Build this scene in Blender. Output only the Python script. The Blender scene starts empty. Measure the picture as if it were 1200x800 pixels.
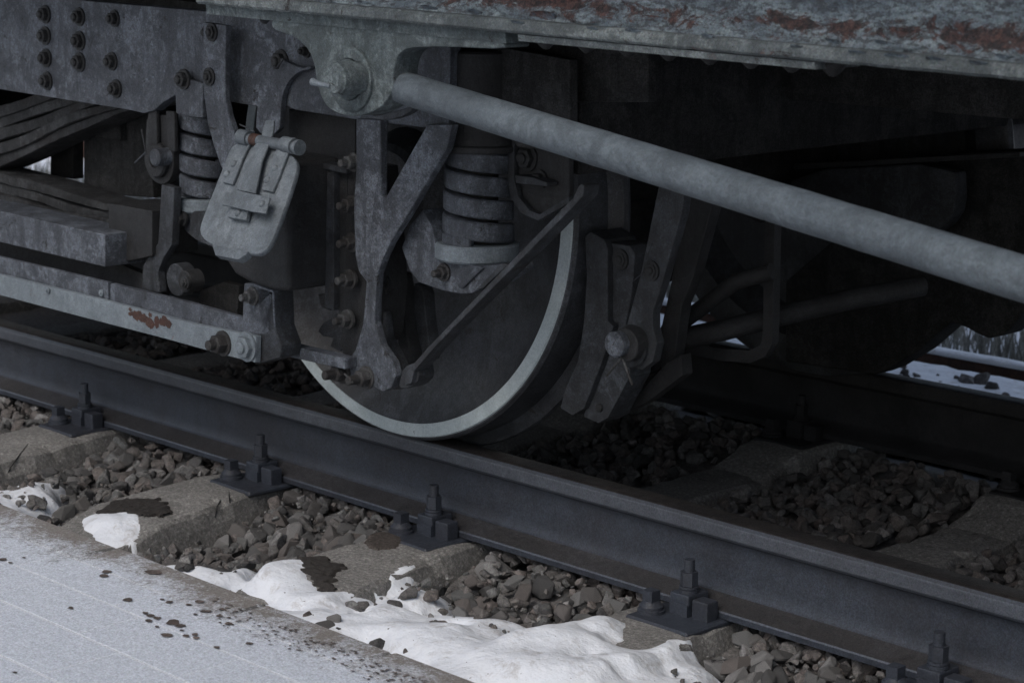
import bpy, bmesh, math, random
import numpy as np
from mathutils import Vector, Matrix, noise
from math import sin, cos, pi, radians, sqrt, atan2
random.seed(7)
scene = bpy.context.scene
C = scene.collection

# ---------------------------------------------------------------- camera
F = 2518.82451477                       # focal length in photo pixels (1200 wide)
yaw, pit, roll = [radians(a) for a in (45.84334058, 11.42829875, 0.42525849)]
CAM = Vector((0.0, -2.92751473, 1.08861928))
fw = Vector((-sin(yaw)*cos(pit), cos(yaw)*cos(pit), -sin(pit)))
r0 = fw.cross(Vector((0, 0, 1))).normalized(); u0 = r0.cross(fw)
rt = r0*cos(roll)+u0*sin(roll); up = -r0*sin(roll)+u0*cos(roll)
cd = bpy.data.cameras.new('camera'); cam = bpy.data.objects.new('camera', cd); C.objects.link(cam)
M = Matrix((rt, up, -fw)).transposed().to_4x4(); M.translation = CAM
cam.matrix_world = M
cd.sensor_width = 36.0; cd.sensor_fit = 'HORIZONTAL'; cd.lens = F/1200*36
cd.clip_start = 0.05; cd.clip_end = 3000
cd.dof.use_dof = True; cd.dof.focus_distance = 3.9; cd.dof.aperture_fstop = 9.0
scene.camera = cam
scene.render.resolution_x = 1024; scene.render.resolution_y = 682

# ---------------------------------------------------------------- light
SUN_EL, SUN_AZ = radians(48), radians(165)     # soft light from behind the camera
w = bpy.data.worlds.new('World'); scene.world = w; w.use_nodes = True
nt = w.node_tree; nt.nodes.clear()
sky = nt.nodes.new('ShaderNodeTexSky'); sky.sky_type = 'NISHITA'; sky.sun_disc = False
sky.sun_elevation = SUN_EL; sky.sun_rotation = SUN_AZ; sky.dust_density = 3.0; sky.air_density = 1.0
hsv = nt.nodes.new('ShaderNodeHueSaturation'); hsv.inputs['Saturation'].default_value = 0.72
bg = nt.nodes.new('ShaderNodeBackground'); bg.inputs['Strength'].default_value = 0.085
wo = nt.nodes.new('ShaderNodeOutputWorld')
nt.links.new(sky.outputs[0], hsv.inputs['Color']); nt.links.new(hsv.outputs[0], bg.inputs['Color'])
nt.links.new(bg.outputs[0], wo.inputs['Surface'])
sl = bpy.data.lights.new('sun', 'SUN'); sl.energy = 0.5; sl.angle = radians(30); sl.color = (1.0, 0.96, 0.92)
so = bpy.data.objects.new('sun', sl); C.objects.link(so)
sd = Vector((sin(SUN_AZ)*cos(SUN_EL), cos(SUN_AZ)*cos(SUN_EL), sin(SUN_EL)))
so.rotation_euler = sd.to_track_quat('Z', 'Y').to_euler()
scene.view_settings.view_transform = 'Standard'; scene.view_settings.look = 'None'
scene.view_settings.gamma = 1.0; scene.view_settings.exposure = 1.0

# ---------------------------------------------------------------- helpers
def ray(px, py): return fw + rt*((px-600)/F) - up*((py-400)/F)
def U(px, py, y):
    """point on the vertical plane at distance y across the track"""
    d = ray(px, py); return CAM + d*((y-CAM.y)/d.y)
def UZ(px, py, z):
    d = ray(px, py); return CAM + d*((z-CAM.z)/d.z)
def UP(px, py, p, n):
    d = ray(px, py); return CAM + d*((p-CAM).dot(n)/d.dot(n))

def tag(o, label=None, cat=None, group=None, kind=None):
    if label: o['label'] = label
    if cat: o['category'] = cat
    if group: o['group'] = group
    if kind: o['kind'] = kind
    return o
def empty(name, loc, label=None, cat=None, group=None):
    o = bpy.data.objects.new(name, None); C.objects.link(o); o.location = loc
    o.empty_display_size = 0.05
    return tag(o, label, cat, group)
def setpar(o, parent):
    if parent is None: return
    o.parent = parent
    o.matrix_parent_inverse = WM(parent).inverted()
def WM(o):
    m = Matrix.LocRotScale(o.location, o.rotation_euler, o.scale)
    return WM(o.parent) @ o.matrix_parent_inverse @ m if o.parent else m
def build(name, bm, mat, parent=None, smooth=False, autos=None):
    bmesh.ops.recalc_face_normals(bm, faces=bm.faces)
    me = bpy.data.meshes.new(name); bm.to_mesh(me); bm.free()
    if mat: me.materials.append(mat)
    if smooth or autos:
        for p in me.polygons: p.use_smooth = True
    o = bpy.data.objects.new(name, me); C.objects.link(o)
    if autos:
        bm2 = bmesh.new(); bm2.from_mesh(me)
        for e in bm2.edges:
            if len(e.link_faces) == 2 and e.calc_face_angle(0) > radians(autos): e.smooth = False
        bm2.to_mesh(me); bm2.free()
        wm = o.modifiers.new('weighted_normal', 'WEIGHTED_NORMAL'); wm.keep_sharp = True; wm.weight = 90
    setpar(o, parent)
    return o
def bevel(bm, off, seg=1, ang=25):
    if off <= 0: return
    es = [e for e in bm.edges if len(e.link_faces) == 2 and e.calc_face_angle(0) > radians(ang)]
    bmesh.ops.bevel(bm, geom=es, offset=off, segments=seg, affect='EDGES', profile=0.5, clamp_overlap=True)
def prism_bm(pts, ext, bv=0.0025, seg=2, bm=None):
    own = bm is None
    if own: bm = bmesh.new()
    a = [bm.verts.new(p) for p in pts]; b = [bm.verts.new(Vector(p)+ext) for p in pts]
    n = len(a)
    bm.faces.new(a); bm.faces.new(list(reversed(b)))
    for i in range(n): bm.faces.new((a[i], b[i], b[(i+1) % n], a[(i+1) % n]))
    if own:
        bmesh.ops.recalc_face_normals(bm, faces=bm.faces)
        bevel(bm, bv, seg)
    return bm
def smoothpoly(pts, it=1, keep=None):
    """Chaikin corner cutting on a closed outline"""
    for _ in range(it):
        q = []
        n = len(pts)
        for i in range(n):
            a = Vector(pts[i]); b = Vector(pts[(i+1) % n])
            q.append(a*0.78+b*0.22); q.append(a*0.22+b*0.78)
        pts = q
    return pts
def plate(name, px, y, th, mat, parent=None, bv=0.0025, sm=0, seg=2):
    """flat piece whose front outline lies on plane y, th metres thick"""
    p2 = smoothpoly([Vector((a, b)) for a, b in px], sm) if sm else px
    pts = [U(p[0], p[1], y) for p in p2]
    return build(name, prism_bm(pts, Vector((0, th, 0)), bv, seg), mat, parent, autos=35)
def frame_of(d):
    d = d.normalized(); a = Vector((0, 0, 1)) if abs(d.z) < .9 else Vector((1, 0, 0))
    s = d.cross(a).normalized(); return s, s.cross(d).normalized()
def cyl_bm(bm, a, b, r, n=20, r2=None, bv=0.0, hexa=False):
    a = Vector(a); b = Vector(b); s, t = frame_of(b-a); r2 = r if r2 is None else r2
    A = [bm.verts.new(a+(s*cos(k*2*pi/n)+t*sin(k*2*pi/n))*r) for k in range(n)]
    B = [bm.verts.new(b+(s*cos(k*2*pi/n)+t*sin(k*2*pi/n))*r2) for k in range(n)]
    for i in range(n): bm.faces.new((A[i], A[(i+1) % n], B[(i+1) % n], B[i]))
    bm.faces.new(A); bm.faces.new(B)
    return bm
def lathe_bm(bm, c, axis, prof, n=48, cap=True):
    """prof: list of (radius, distance along axis)"""
    c = Vector(c); axis = Vector(axis).normalized(); s, t = frame_of(axis); rings = []
    for r, h in prof:
        if r < 1e-6: rings.append([bm.verts.new(c+axis*h)])
        else: rings.append([bm.verts.new(c+axis*h+(s*cos(k*2*pi/n)+t*sin(k*2*pi/n))*r) for k in range(n)])
    for A, B in zip(rings, rings[1:]):
        for i in range(n):
            j = (i+1) % n
            if len(A) == 1 and len(B) == 1: continue
            if len(A) == 1: bm.faces.new((A[0], B[i], B[j]))
            elif len(B) == 1: bm.faces.new((A[i], A[j], B[0]))
            else: bm.faces.new((A[i], A[j], B[j], B[i]))
    return bm
def lathe(name, c, axis, prof, mat, parent=None, n=48, autos=35):
    return build(name, lathe_bm(bmesh.new(), c, axis, prof, n), mat, parent, autos=autos)
def sweep_bm(bm, path, r, n=12, rect=None, updir=None, cap=True):
    """tube, or rectangular bar when rect=(half width, half height)"""
    path = [Vector(p) for p in path]; rings = []
    for i, p in enumerate(path):
        d = (path[min(i+1, len(path)-1)]-path[max(i-1, 0)]).normalized()
        if updir is not None:
            u_ = (updir(i) if callable(updir) else Vector(updir)); s = d.cross(u_).normalized(); t = s.cross(d).normalized()
        else: s, t = frame_of(d)
        if rect:
            a, b = rect; rings.append([bm.verts.new(p+s*x*a+t*z*b) for x, z in ((-1, -1), (1, -1), (1, 1), (-1, 1))])
        else:
            rr = r[i] if isinstance(r, (list, tuple)) else r
            rings.append([bm.verts.new(p+(s*cos(k*2*pi/n)+t*sin(k*2*pi/n))*rr) for k in range(n)])
    m = len(rings[0])
    for A, B in zip(rings, rings[1:]):
        for i in range(m): bm.faces.new((A[i], A[(i+1) % m], B[(i+1) % m], B[i]))
    if cap: bm.faces.new(rings[0]); bm.faces.new(rings[-1])
    return bm
def box_bm(bm, x0, x1, y0, y1, z0, z1):
    v = [bm.verts.new((x, y, z)) for x in (x0, x1) for y in (y0, y1) for z in (z0, z1)]
    for f in ((0, 1, 3, 2), (4, 6, 7, 5), (0, 4, 5, 1), (2, 3, 7, 6), (0, 2, 6, 4), (1, 5, 7, 3)):
        bm.faces.new([v[i] for i in f])
    return bm
def box(name, x0, x1, y0, y1, z0, z1, mat, parent=None, bv=0.003):
    bm = box_bm(bmesh.new(), x0, x1, y0, y1, z0, z1); bmesh.ops.recalc_face_normals(bm, faces=bm.faces); bevel(bm, bv)
    return build(name, bm, mat, parent, autos=35)

# ---------------------------------------------------------------- materials
def lerp_ramp(N, L, fac, stops):
    r = N.new('ShaderNodeValToRGB'); e = r.color_ramp.elements
    while len(e) < len(stops): e.new(0.5)
    for k, (p, c) in enumerate(stops): e[k].position = p; e[k].color = (*c, 1) if len(c) == 3 else c
    L.new(fac, r.inputs[0]); return r.outputs[0]
def g(v): return (v, v, v)
def base_mat(name):
    m = bpy.data.materials.new(name); m.use_nodes = True; N = m.node_tree.nodes; L = m.node_tree.links
    b = N['Principled BSDF']
    tc = N.new('ShaderNodeTexCoord'); oi = N.new('ShaderNodeObjectInfo')
    ad = N.new('ShaderNodeVectorMath'); ad.operation = 'ADD'
    mu = N.new('ShaderNodeVectorMath'); mu.operation = 'SCALE'; mu.inputs['Scale'].default_value = 13.0
    cb = N.new('ShaderNodeCombineXYZ')
    for i in range(3): L.new(oi.outputs['Random'], cb.inputs[i])
    L.new(cb.outputs[0], mu.inputs[0]); L.new(tc.outputs['Object'], ad.inputs[0]); L.new(mu.outputs[0], ad.inputs[1])
    return m, N, L, b, ad.outputs[0]
def nz(N, L, vec, scale, detail=4, rough=0.6, dist=0.0):
    n = N.new('ShaderNodeTexNoise'); n.inputs['Scale'].default_value = scale; n.inputs['Detail'].default_value = detail
    n.inputs['Roughness'].default_value = rough; n.inputs['Distortion'].default_value = dist
    L.new(vec, n.inputs['Vector']); return n.outputs['Fac']
def mixc(N, L, fac, a, b, mode='MIX'):
    m = N.new('ShaderNodeMix'); m.data_type = 'RGBA'; m.blend_type = mode
    if isinstance(fac, float): m.inputs[0].default_value = fac
    else: L.new(fac, m.inputs[0])
    for s, v in ((6, a), (7, b)):
        if isinstance(v, tuple): m.inputs[s].default_value = (*v, 1)
        else: L.new(v, m.inputs[s])
    return m.outputs[2]
def bump(N, L, b, hs):
    prev = None
    for h, st, dist in hs:
        bp = N.new('ShaderNodeBump'); bp.inputs['Strength'].default_value = st; bp.inputs['Distance'].default_value = dist
        L.new(h, bp.inputs['Height'])
        if prev: L.new(prev, bp.inputs['Normal'])
        prev = bp.outputs[0]
    L.new(prev, b.inputs['Normal'])
def grain(N, L, vec, col, amt=0.5):
    """fine dust and grit speckle"""
    f1 = nz(N, L, vec, 330, 3, 0.8)
    g1 = lerp_ramp(N, L, f1, [(0.34, g(1-amt)), (0.66, g(1+amt))])
    c = mixc(N, L, 1.0, col, g1, 'MULTIPLY')
    n2 = N.new('ShaderNodeTexNoise'); n2.inputs['Scale'].default_value = 300; n2.inputs['Detail'].default_value = 1
    L.new(vec, n2.inputs['Vector'])
    return mixc(N, L, min(0.2, amt*0.35), c, n2.outputs['Color'], 'OVERLAY')
def metal(name, c1, c2, chips=(0.02, 0.018, 0.018), chip_amt=0.36, rust=0.0, rough=0.62, bs=1.0, lump=0.0, spec=0.4, rustc=(0.12, 0.045, 0.028), mot=0.5, gr=0.4):
    m, N, L, b, v = base_mat(name)
    a = nz(N, L, v, 4, 6, 0.65, 0.3); col = mixc(N, L, lerp_ramp(N, L, a, [(0.42, g(0)), (0.58, g(1))]), c1, c2)
    mott = nz(N, L, v, 75, 8, 0.82, 0.2)
    col = mixc(N, L, lerp_ramp(N, L, mott, [(0.455, g(mot)), (0.525, g(0))]), col, tuple(x*0.40 for x in c1))
    lite = nz(N, L, v, 110, 6, 0.8, 0.3)
    col = mixc(N, L, lerp_ramp(N, L, lite, [(0.54, g(0)), (0.60, g(mot*0.45))]), col, tuple(min(1, x*1.5) for x in c1))
    mp = N.new('ShaderNodeMapping'); mp.inputs['Scale'].default_value = (1, 1, 0.2); L.new(v, mp.inputs[0])
    st = nz(N, L, mp.outputs[0], 26, 7, 0.75)
    col = mixc(N, L, lerp_ramp(N, L, st, [(0.38, g(mot)), (0.50, g(0))]), col, tuple(x*0.5 for x in c2))
    dk = nz(N, L, v, 13, 9, 0.82, 0.4)
    col = mixc(N, L, lerp_ramp(N, L, dk, [(0.455, g(mot)), (0.515, g(0))]), col, tuple(x*0.5 for x in c2))
    ch = nz(N, L, v, 17, 10, 0.8, 0.7)
    cm = lerp_ramp(N, L, ch, [(chip_amt-0.015, g(1)), (chip_amt+0.015, g(0))])
    col = mixc(N, L, cm, col, chips)
    if rust > 0:
        rn = nz(N, L, v, 6, 9, 0.78, 0.5)
        rm = lerp_ramp(N, L, rn, [(1-rust-0.02, g(0)), (1-rust+0.03, g(1))])
        rc = mixc(N, L, nz(N, L, v, 70, 5, 0.8), rustc, tuple(x*0.3 for x in rustc))
        col = mixc(N, L, rm, col, rc)
    col = grain(N, L, v, col, gr)
    L.new(col, b.inputs['Base Color'])
    rr = lerp_ramp(N, L, mott, [(0.3, g(rough-0.15)), (0.7, g(rough+0.15))]); L.new(rr, b.inputs['Roughness'])
    b.inputs['Specular IOR Level'].default_value = spec
    fine = nz(N, L, v, 190, 5, 0.8)
    hs = [(ch, min(1, 0.7*bs), 0.006*bs), (mott, min(1, 0.7*bs), 0.0035*bs), (fine, 0.6*min(1.5, bs), 0.0016)]
    if lump: hs.insert(0, (nz(N, L, v, 24, 4, 0.55, 1.2), 0.9, lump))
    bump(N, L, b, hs)
    return m

PAINT = metal('worn grey paint', (0.120, 0.136, 0.162), (0.066, 0.075, 0.092), chip_amt=0.385, rust=0.27, chips=(0.013, 0.013, 0.014), mot=0.85)
PAINTL = metal('light grey paint', (0.195, 0.23, 0.255), (0.145, 0.172, 0.195), chip_amt=0.31, rust=0.36, rustc=(0.16, 0.07, 0.045), mot=0.28, gr=0.25)
PAINTC = metal('thick greenish grey paint', (0.19, 0.23, 0.24), (0.11, 0.14, 0.15), chip_amt=0.38, bs=1.9, lump=0.016, mot=0.75, gr=0.3)
LID = metal('smooth grey paint', (0.150, 0.172, 0.190), (0.100, 0.118, 0.135), chip_amt=0.33, bs=0.7, mot=0.45, gr=0.22)
TUBE = metal('grey painted steel tube', (0.114, 0.138, 0.156), (0.080, 0.099, 0.115), chip_amt=0.335, bs=1.0, lump=0.004, mot=0.42, gr=0.22, rough=0.5)
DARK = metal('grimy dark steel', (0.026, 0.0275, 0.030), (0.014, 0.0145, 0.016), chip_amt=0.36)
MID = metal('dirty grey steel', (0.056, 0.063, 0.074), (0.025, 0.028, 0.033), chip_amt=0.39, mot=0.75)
DULLM = metal('dull dark steel', (0.045, 0.046, 0.047), (0.026, 0.0265, 0.027), chip_amt=0.3, spec=0.10, rough=0.85)  # dull dark steel, mostly on gear deep under the carriage
BOLT = metal('dirty bolt steel', (0.085, 0.088, 0.09), (0.022, 0.020, 0.020), chip_amt=0.45, rust=0.3)
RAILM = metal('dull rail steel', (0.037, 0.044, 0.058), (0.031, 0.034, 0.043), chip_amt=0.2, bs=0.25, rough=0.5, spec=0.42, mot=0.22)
RAILH = metal('smoother steel with painted sheen', (0.066, 0.075, 0.092), (0.054, 0.060, 0.074), chip_amt=0.25, bs=0.25, rough=0.42, spec=0.45, mot=0.2)  # smoother side face, its sheen also painted in as a lighter tone
RAILF = metal('dusty rail foot', (0.030, 0.029, 0.030), (0.040, 0.040, 0.044), chip_amt=0.3, bs=0.6, rough=0.7, spec=0.3, mot=0.4)
RAILT = metal('dull brown rail top', (0.030, 0.027, 0.026), (0.018, 0.017, 0.018), chip_amt=0.3, bs=0.6, rough=0.6, spec=0.3, mot=0.5)
RAILD = metal('darkened rail steel', (0.030, 0.030, 0.032), (0.018, 0.018, 0.019), chip_amt=0.2, bs=0.25, rough=0.7, spec=0.2, mot=0.2)  # shade on the far rail put into a darker copy of the rail colour
WHEELM = metal('dark dusty wheel steel', (0.064, 0.070, 0.080), (0.036, 0.039, 0.045), chip_amt=0.38, bs=0.5, mot=0.6, rough=0.5)
RUSTR = metal('rusty rail steel', (0.13, 0.06, 0.035), (0.06, 0.03, 0.02), chip_amt=0.3)
RIM = metal('chalky white rim paint', (0.40, 0.46, 0.485), (0.33, 0.385, 0.41), chips=(0.07, 0.07, 0.075), chip_amt=0.35, bs=0.5, mot=0.16, gr=0.14)
RUSTP = metal('rust breaking through paint', (0.085, 0.042, 0.028), (0.05, 0.022, 0.016), chip_amt=0.3)
SPRINGM = metal('flaky spring steel', (0.085, 0.088, 0.092), (0.026, 0.027, 0.029), chip_amt=0.44, bs=1.8, lump=0.006, mot=0.75)


_a = U(400, 19, -0.60); _b = U(1200, 93, -0.60)
SLP = ((_b.z-_a.z)/(_b.x-_a.x), _a.z-_a.x*(_b.z-_a.z)/(_b.x-_a.x))
def rust_sill():
    m, N, L, b, v = base_mat('flaking paint over rust')
    se = N.new('ShaderNodeSeparateXYZ'); L.new(v, se.inputs[0])
    mp = N.new('ShaderNodeMapping'); mp.inputs['Scale'].default_value = (1, 1, 2.2); L.new(v, mp.inputs[0]); vv = mp.outputs[0]
    a = nz(N, L, vv, 12, 8, 0.72, 0.3); f = nz(N, L, vv, 70, 6, 0.75)
    col = mixc(N, L, lerp_ramp(N, L, a, [(0.40, g(0)), (0.60, g(1))]), (0.085, 0.108, 0.13), (0.20, 0.245, 0.27))
    col = mixc(N, L, lerp_ramp(N, L, f, [(0.43, g(0.85)), (0.52, g(0))]), col, (0.05, 0.055, 0.062))
    tc = N.new('ShaderNodeTexCoord'); sp_ = N.new('ShaderNodeSeparateXYZ'); L.new(tc.outputs['Object'], sp_.inputs[0])
    def mth(op, x, y):
        n = N.new('ShaderNodeMath'); n.operation = op
        for i_, q in enumerate((x, y)):
            if isinstance(q, (int, float)): n.inputs[i_].default_value = q
            else: L.new(q, n.inputs[i_])
        return n.outputs[0]
    h = mth('SUBTRACT', sp_.outputs[2], mth('ADD', mth('MULTIPLY', sp_.outputs[0], SLP[0]), SLP[1]))
    band = mth('MAXIMUM', mth('SUBTRACT', 1.0, mth('MULTIPLY', mth('ABSOLUTE', mth('SUBTRACT', h, 0.046), 0), 30)), 0)
    big = nz(N, L, tc.outputs['Object'], 3.2, 3, 0.5)
    rn = nz(N, L, vv, 16.0, 9, 0.8, 0.9)
    q = mth('ADD', mth('MULTIPLY', band, mth('ADD', mth('MULTIPLY', big, 0.9), -0.23)), mth('MULTIPLY', rn, 1.0))
    rm = lerp_ramp(N, L, q, [(0.635, g(0)), (0.69, g(0.92))])
    rc = mixc(N, L, lerp_ramp(N, L, nz(N, L, v, 80, 6, 0.8), [(0.42, g(0)), (0.56, g(1))]), (0.085, 0.044, 0.038), (0.018, 0.013, 0.013))
    col = mixc(N, L, rm, col, rc)
    col = grain(N, L, v, col, 0.35)
    L.new(col, b.inputs['Base Color']); b.inputs['Roughness'].default_value = 0.8
    b.inputs['Specular IOR Level'].default_value = 0.3
    bump(N, L, b, [(a, 0.8, 0.012), (f, 0.9, 0.005), (nz(N, L, v, 220, 5, .8), 0.6, 0.0015)])
    return m
SILL = rust_sill()
LIP = metal('pale sill lip paint', (0.24, 0.275, 0.28), (0.13, 0.155, 0.165), chip_amt=0.385, rust=0.40, bs=1.8, lump=0.01, mot=0.7, rustc=(0.17, 0.07, 0.05))

def concrete(name, c1, c2, stain, st=0.42):
    m, N, L, b, v = base_mat(name)
    a = nz(N, L, v, 8, 6, 0.65); f = nz(N, L, v, 130, 5, 0.8)
    col = mixc(N, L, lerp_ramp(N, L, a, [(0.3, g(0)), (0.7, g(1))]), c1, c2)
    col = mixc(N, L, lerp_ramp(N, L, f, [(0.42, g(0.8)), (0.52, g(0))]), col, tuple(x*0.45 for x in c1))
    col = mixc(N, L, lerp_ramp(N, L, f, [(0.57, g(0)), (0.63, g(0.6))]), col, tuple(min(1, x*1.9) for x in c1))
    s = nz(N, L, v, 11, 7, 0.7, 0.5)
    col = mixc(N, L, lerp_ramp(N, L, s, [(st-0.04, g(1)), (st+0.02, g(0))]), col, stain)
    col = grain(N, L, v, col, 0.25)
    L.new(col, b.inputs['Base Color']); b.inputs['Roughness'].default_value = 0.92
    b.inputs['Specular IOR Level'].default_value = 0.2
    bump(N, L, b, [(s, 0.5, 0.008), (f, 0.7, 0.003), (nz(N, L, v, 45, 4), 0.5, 0.004)])
    return m
CONC = concrete('weathered sleeper concrete', (0.225, 0.22, 0.21), (0.14, 0.137, 0.131), (0.04, 0.038, 0.035), 0.33)
SOOTC = concrete('sooty sleeper concrete', (0.075, 0.072, 0.068), (0.05, 0.048, 0.045), (0.022, 0.02, 0.02), 0.4)
WALLC = concrete('old wall concrete', (0.25, 0.25, 0.24), (0.17, 0.17, 0.165), (0.05, 0.05, 0.05), 0.4)

def stone_mat(name, lo, hi):
    m, N, L, b, v = base_mat(name)
    oi = N.new('ShaderNodeObjectInfo'); ge = N.new('ShaderNodeNewGeometry')
    ra = N.new('ShaderNodeMath'); ra.operation = 'ADD'; L.new(oi.outputs['Random'], ra.inputs[0]); L.new(ge.outputs['Random Per Island'], ra.inputs[1])
    fr = N.new('ShaderNodeMath'); fr.operation = 'FRACT'; L.new(ra.outputs[0], fr.inputs[0])
    mid = tuple((a+b_)/2 for a, b_ in zip(lo, hi))
    base = lerp_ramp(N, L, fr.outputs[0], [(0, lo), (0.25, tuple(q*0.8 for q in mid)), (0.5, (mid[0]*1.04, mid[1]*0.93, mid[2]*0.88)), (0.75, (mid[0]*0.95, mid[1]*0.98, mid[2]*0.98)), (1, hi)])
    f = nz(N, L, v, 90, 5, 0.75)
    col = mixc(N, L, lerp_ramp(N, L, f, [(0.35, g(0.7)), (0.6, g(0))]), base, (lo[0]*.5, lo[1]*.5, lo[2]*.5))
    col = grain(N, L, v, col, 0.3)
    L.new(col, b.inputs['Base Color']); b.inputs['Roughness'].default_value = 0.9; b.inputs['Specular IOR Level'].default_value = 0.25
    bump(N, L, b, [(f, 0.6, 0.003), (nz(N, L, v, 260, 3), 0.4, 0.001)])
    return m
STONE = stone_mat('crushed ballast stone', (0.05, 0.05, 0.05), (0.25, 0.245, 0.24))
STONED = stone_mat('darker ballast stone', (0.045, 0.044, 0.043), (0.20, 0.19, 0.185))  # darker mix for the bed and the stones between the rails

def snow_mat(name, speck=True):
    m, N, L, b, v = base_mat(name)
    a = nz(N, L, v, 14, 4); f = nz(N, L, v, 150, 4, 0.7)
    col = mixc(N, L, a, (0.60, 0.635, 0.69), (0.74, 0.77, 0.81))
    d = nz(N, L, v, 20, 8, 0.75, 0.5)
    col = mixc(N, L, lerp_ramp(N, L, d, [(0.34, g(0.6)), (0.46, g(0))]), col, (0.33, 0.31, 0.29))
    d2 = nz(N, L, v, 95, 2, 0.5)
    col = mixc(N, L, lerp_ramp(N, L, d2, [(0.235, g(1)), (0.26, g(0))]), col, (0.05, 0.04, 0.035))
    L.new(col, b.inputs['Base Color']); b.inputs['Roughness'].default_value = 0.75
    b.inputs['Subsurface Weight'].default_value = 0.15; b.inputs['Subsurface Radius'].default_value = (0.01, 0.012, 0.015); b.inputs['Subsurface Scale'].default_value = 0.5
    bump(N, L, b, [(nz(N, L, v, 16, 4, .5), 0.7, 0.02), (f, 0.5, 0.0025)])
    return m
SNOW = snow_mat('old wet snow')

def frost_mat(name, base, joint=False):
    """granite paving under a crust of frost that thins out towards the platform edge"""
    m, N, L, b, v = base_mat(name)
    tc = N.new('ShaderNodeTexCoord'); se = N.new('ShaderNodeSeparateXYZ'); L.new(tc.outputs['Object'], se.inputs[0])
    gv = tc.outputs['Object']
    edge = lerp_ramp(N, L, se.outputs[1], [(0.0, g(1)), (1.0, g(1))])
    mr = N.new('ShaderNodeMapRange'); L.new(se.outputs[1], mr.inputs[0])
    mr.inputs[1].default_value = -1.09; mr.inputs[2].default_value = -0.86; mr.inputs[3].default_value = 0.75; mr.inputs[4].default_value = -0.22
    f = nz(N, L, gv, 170, 6, 0.85); a = nz(N, L, gv, 5, 7, 0.7, 0.4); n3 = nz(N, L, gv, 42, 7, 0.8, 0.6)
    stone = mixc(N, L, f, tuple(x*0.45 for x in base), tuple(x*1.5 for x in base))
    def madd(x, k, y):
        n = N.new('ShaderNodeMath'); n.operation = 'MULTIPLY_ADD'; L.new(x, n.inputs[0]); n.inputs[1].default_value = k
        if isinstance(y, float): n.inputs[2].default_value = y
        else: L.new(y, n.inputs[2])
        return n.outputs[0]
    q = madd(f, 1.3, mr.outputs[0]); q = madd(n3, 1.1, q); q = madd(a, 1.3, q)
    q = madd(q, 1.0, -1.35)
    mask = lerp_ramp(N, L, q, [(0.30, g(0)), (0.72, g(1))])
    fr = mixc(N, L, lerp_ramp(N, L, f, [(0.36, g(0)), (0.62, g(1))]), (0.43, 0.465, 0.52), (0.60, 0.635, 0.69)) if not joint else mixc(N, L, f, (0.5, 0.53, 0.57), (0.72, 0.74, 0.77))
    col = mixc(N, L, mask, stone, fr)
    col = grain(N, L, gv, col, 0.3)
    L.new(col, b.inputs['Base Color']); b.inputs['Roughness'].default_value = 0.85; b.inputs['Specular IOR Level'].default_value = 0.25
    bump(N, L, b, [(f, 0.8, 0.003), (n3, 0.5, 0.004)])
    return m
PAVE = frost_mat('frosted paving', (0.21, 0.20, 0.195)); PAVE2 = PAVE
EDGE = frost_mat('pale granite edge', (0.20, 0.185, 0.17))
FROSTJ = frost_mat('frost filled joint', (0.10, 0.095, 0.09), True)
SPOT = metal('wet brown spot', (0.15, 0.12, 0.105), (0.09, 0.07, 0.06), chip_amt=0.2)
GRASSM = metal('frosted dead grass', (0.36, 0.37, 0.35), (0.20, 0.20, 0.17), chip_amt=0.2)

# ================================================================= SETTING
# ---- ground to the horizon, with the trackbed as a shallow shelf
gb = bmesh.new()
ys = [-400, -60, -12, -4.0, -1.3, -0.9, 0.0, 1.3, 1.9, 2.2, 3.3, 3.35, 6, 30, 120, 900]
zs = [-0.5, -0.5, -0.5, -0.5, -0.45, -0.33, -0.33, -0.33, -0.38, -0.40, -0.40, -0.40, -0.40, -0.3, 0.0, 2.0]
xs = [-900, -200, -60, -30, -15, -8, -4, -2, 0, 3, 10, 40, 200, 900]
vv = [[gb.verts.new((x, y, z)) for y, z in zip(ys, zs)] for x in xs]
for i in range(len(xs)-1):
    for j in range(len(ys)-1): gb.faces.new((vv[i][j], vv[i+1][j], vv[i+1][j+1], vv[i][j+1]))
tag(build('snowy_ground', gb, SNOW, smooth=True), 'flat snow covered ground stretching away beyond the tracks', kind='structure')

# ---- ballast bed
def bedz(x, y):
    n = noise.noise(Vector((x*3, y*3, 0)))*0.012 + noise.noise(Vector((x*9, y*9, 4)))*0.006
    if y < -0.06:
        z = -0.262 + 0.006*min(1, max(0, (-0.15-y)/0.5)) + 0.050*min(1, max(0, (y+0.26)/0.18))
    elif y < 1.33: z = -0.245 + 0.043*max(0, 1-(y+0.06)/0.3) + 0.05*max(0, 1-abs(y-1.2)/0.3)
    else: z = -0.25 - 0.16*min(1, max(0, (y-1.4)/0.8))
    return z + n
def grid_bm(x0, x1, y0, y1, nx, ny, fz):
    bm = bmesh.new()
    V = [[bm.verts.new((x0+(x1-x0)*i/nx, y0+(y1-y0)*j/ny, fz(x0+(x1-x0)*i/nx, y0+(y1-y0)*j/ny))) for j in range(ny+1)] for i in range(nx+1)]
    for i in range(nx):
        for j in range(ny): bm.faces.new((V[i][j], V[i+1][j], V[i+1][j+1], V[i][j+1]))
    return bm
ballast = build('ballast_bed', grid_bm(-12, 2.5, -0.95, 2.2, 290, 64, lambda x, y: bedz(x, y)-0.016), STONED, smooth=True)
tag(ballast, 'bed of dark crushed stone ballast around the sleepers', kind='structure')

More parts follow.
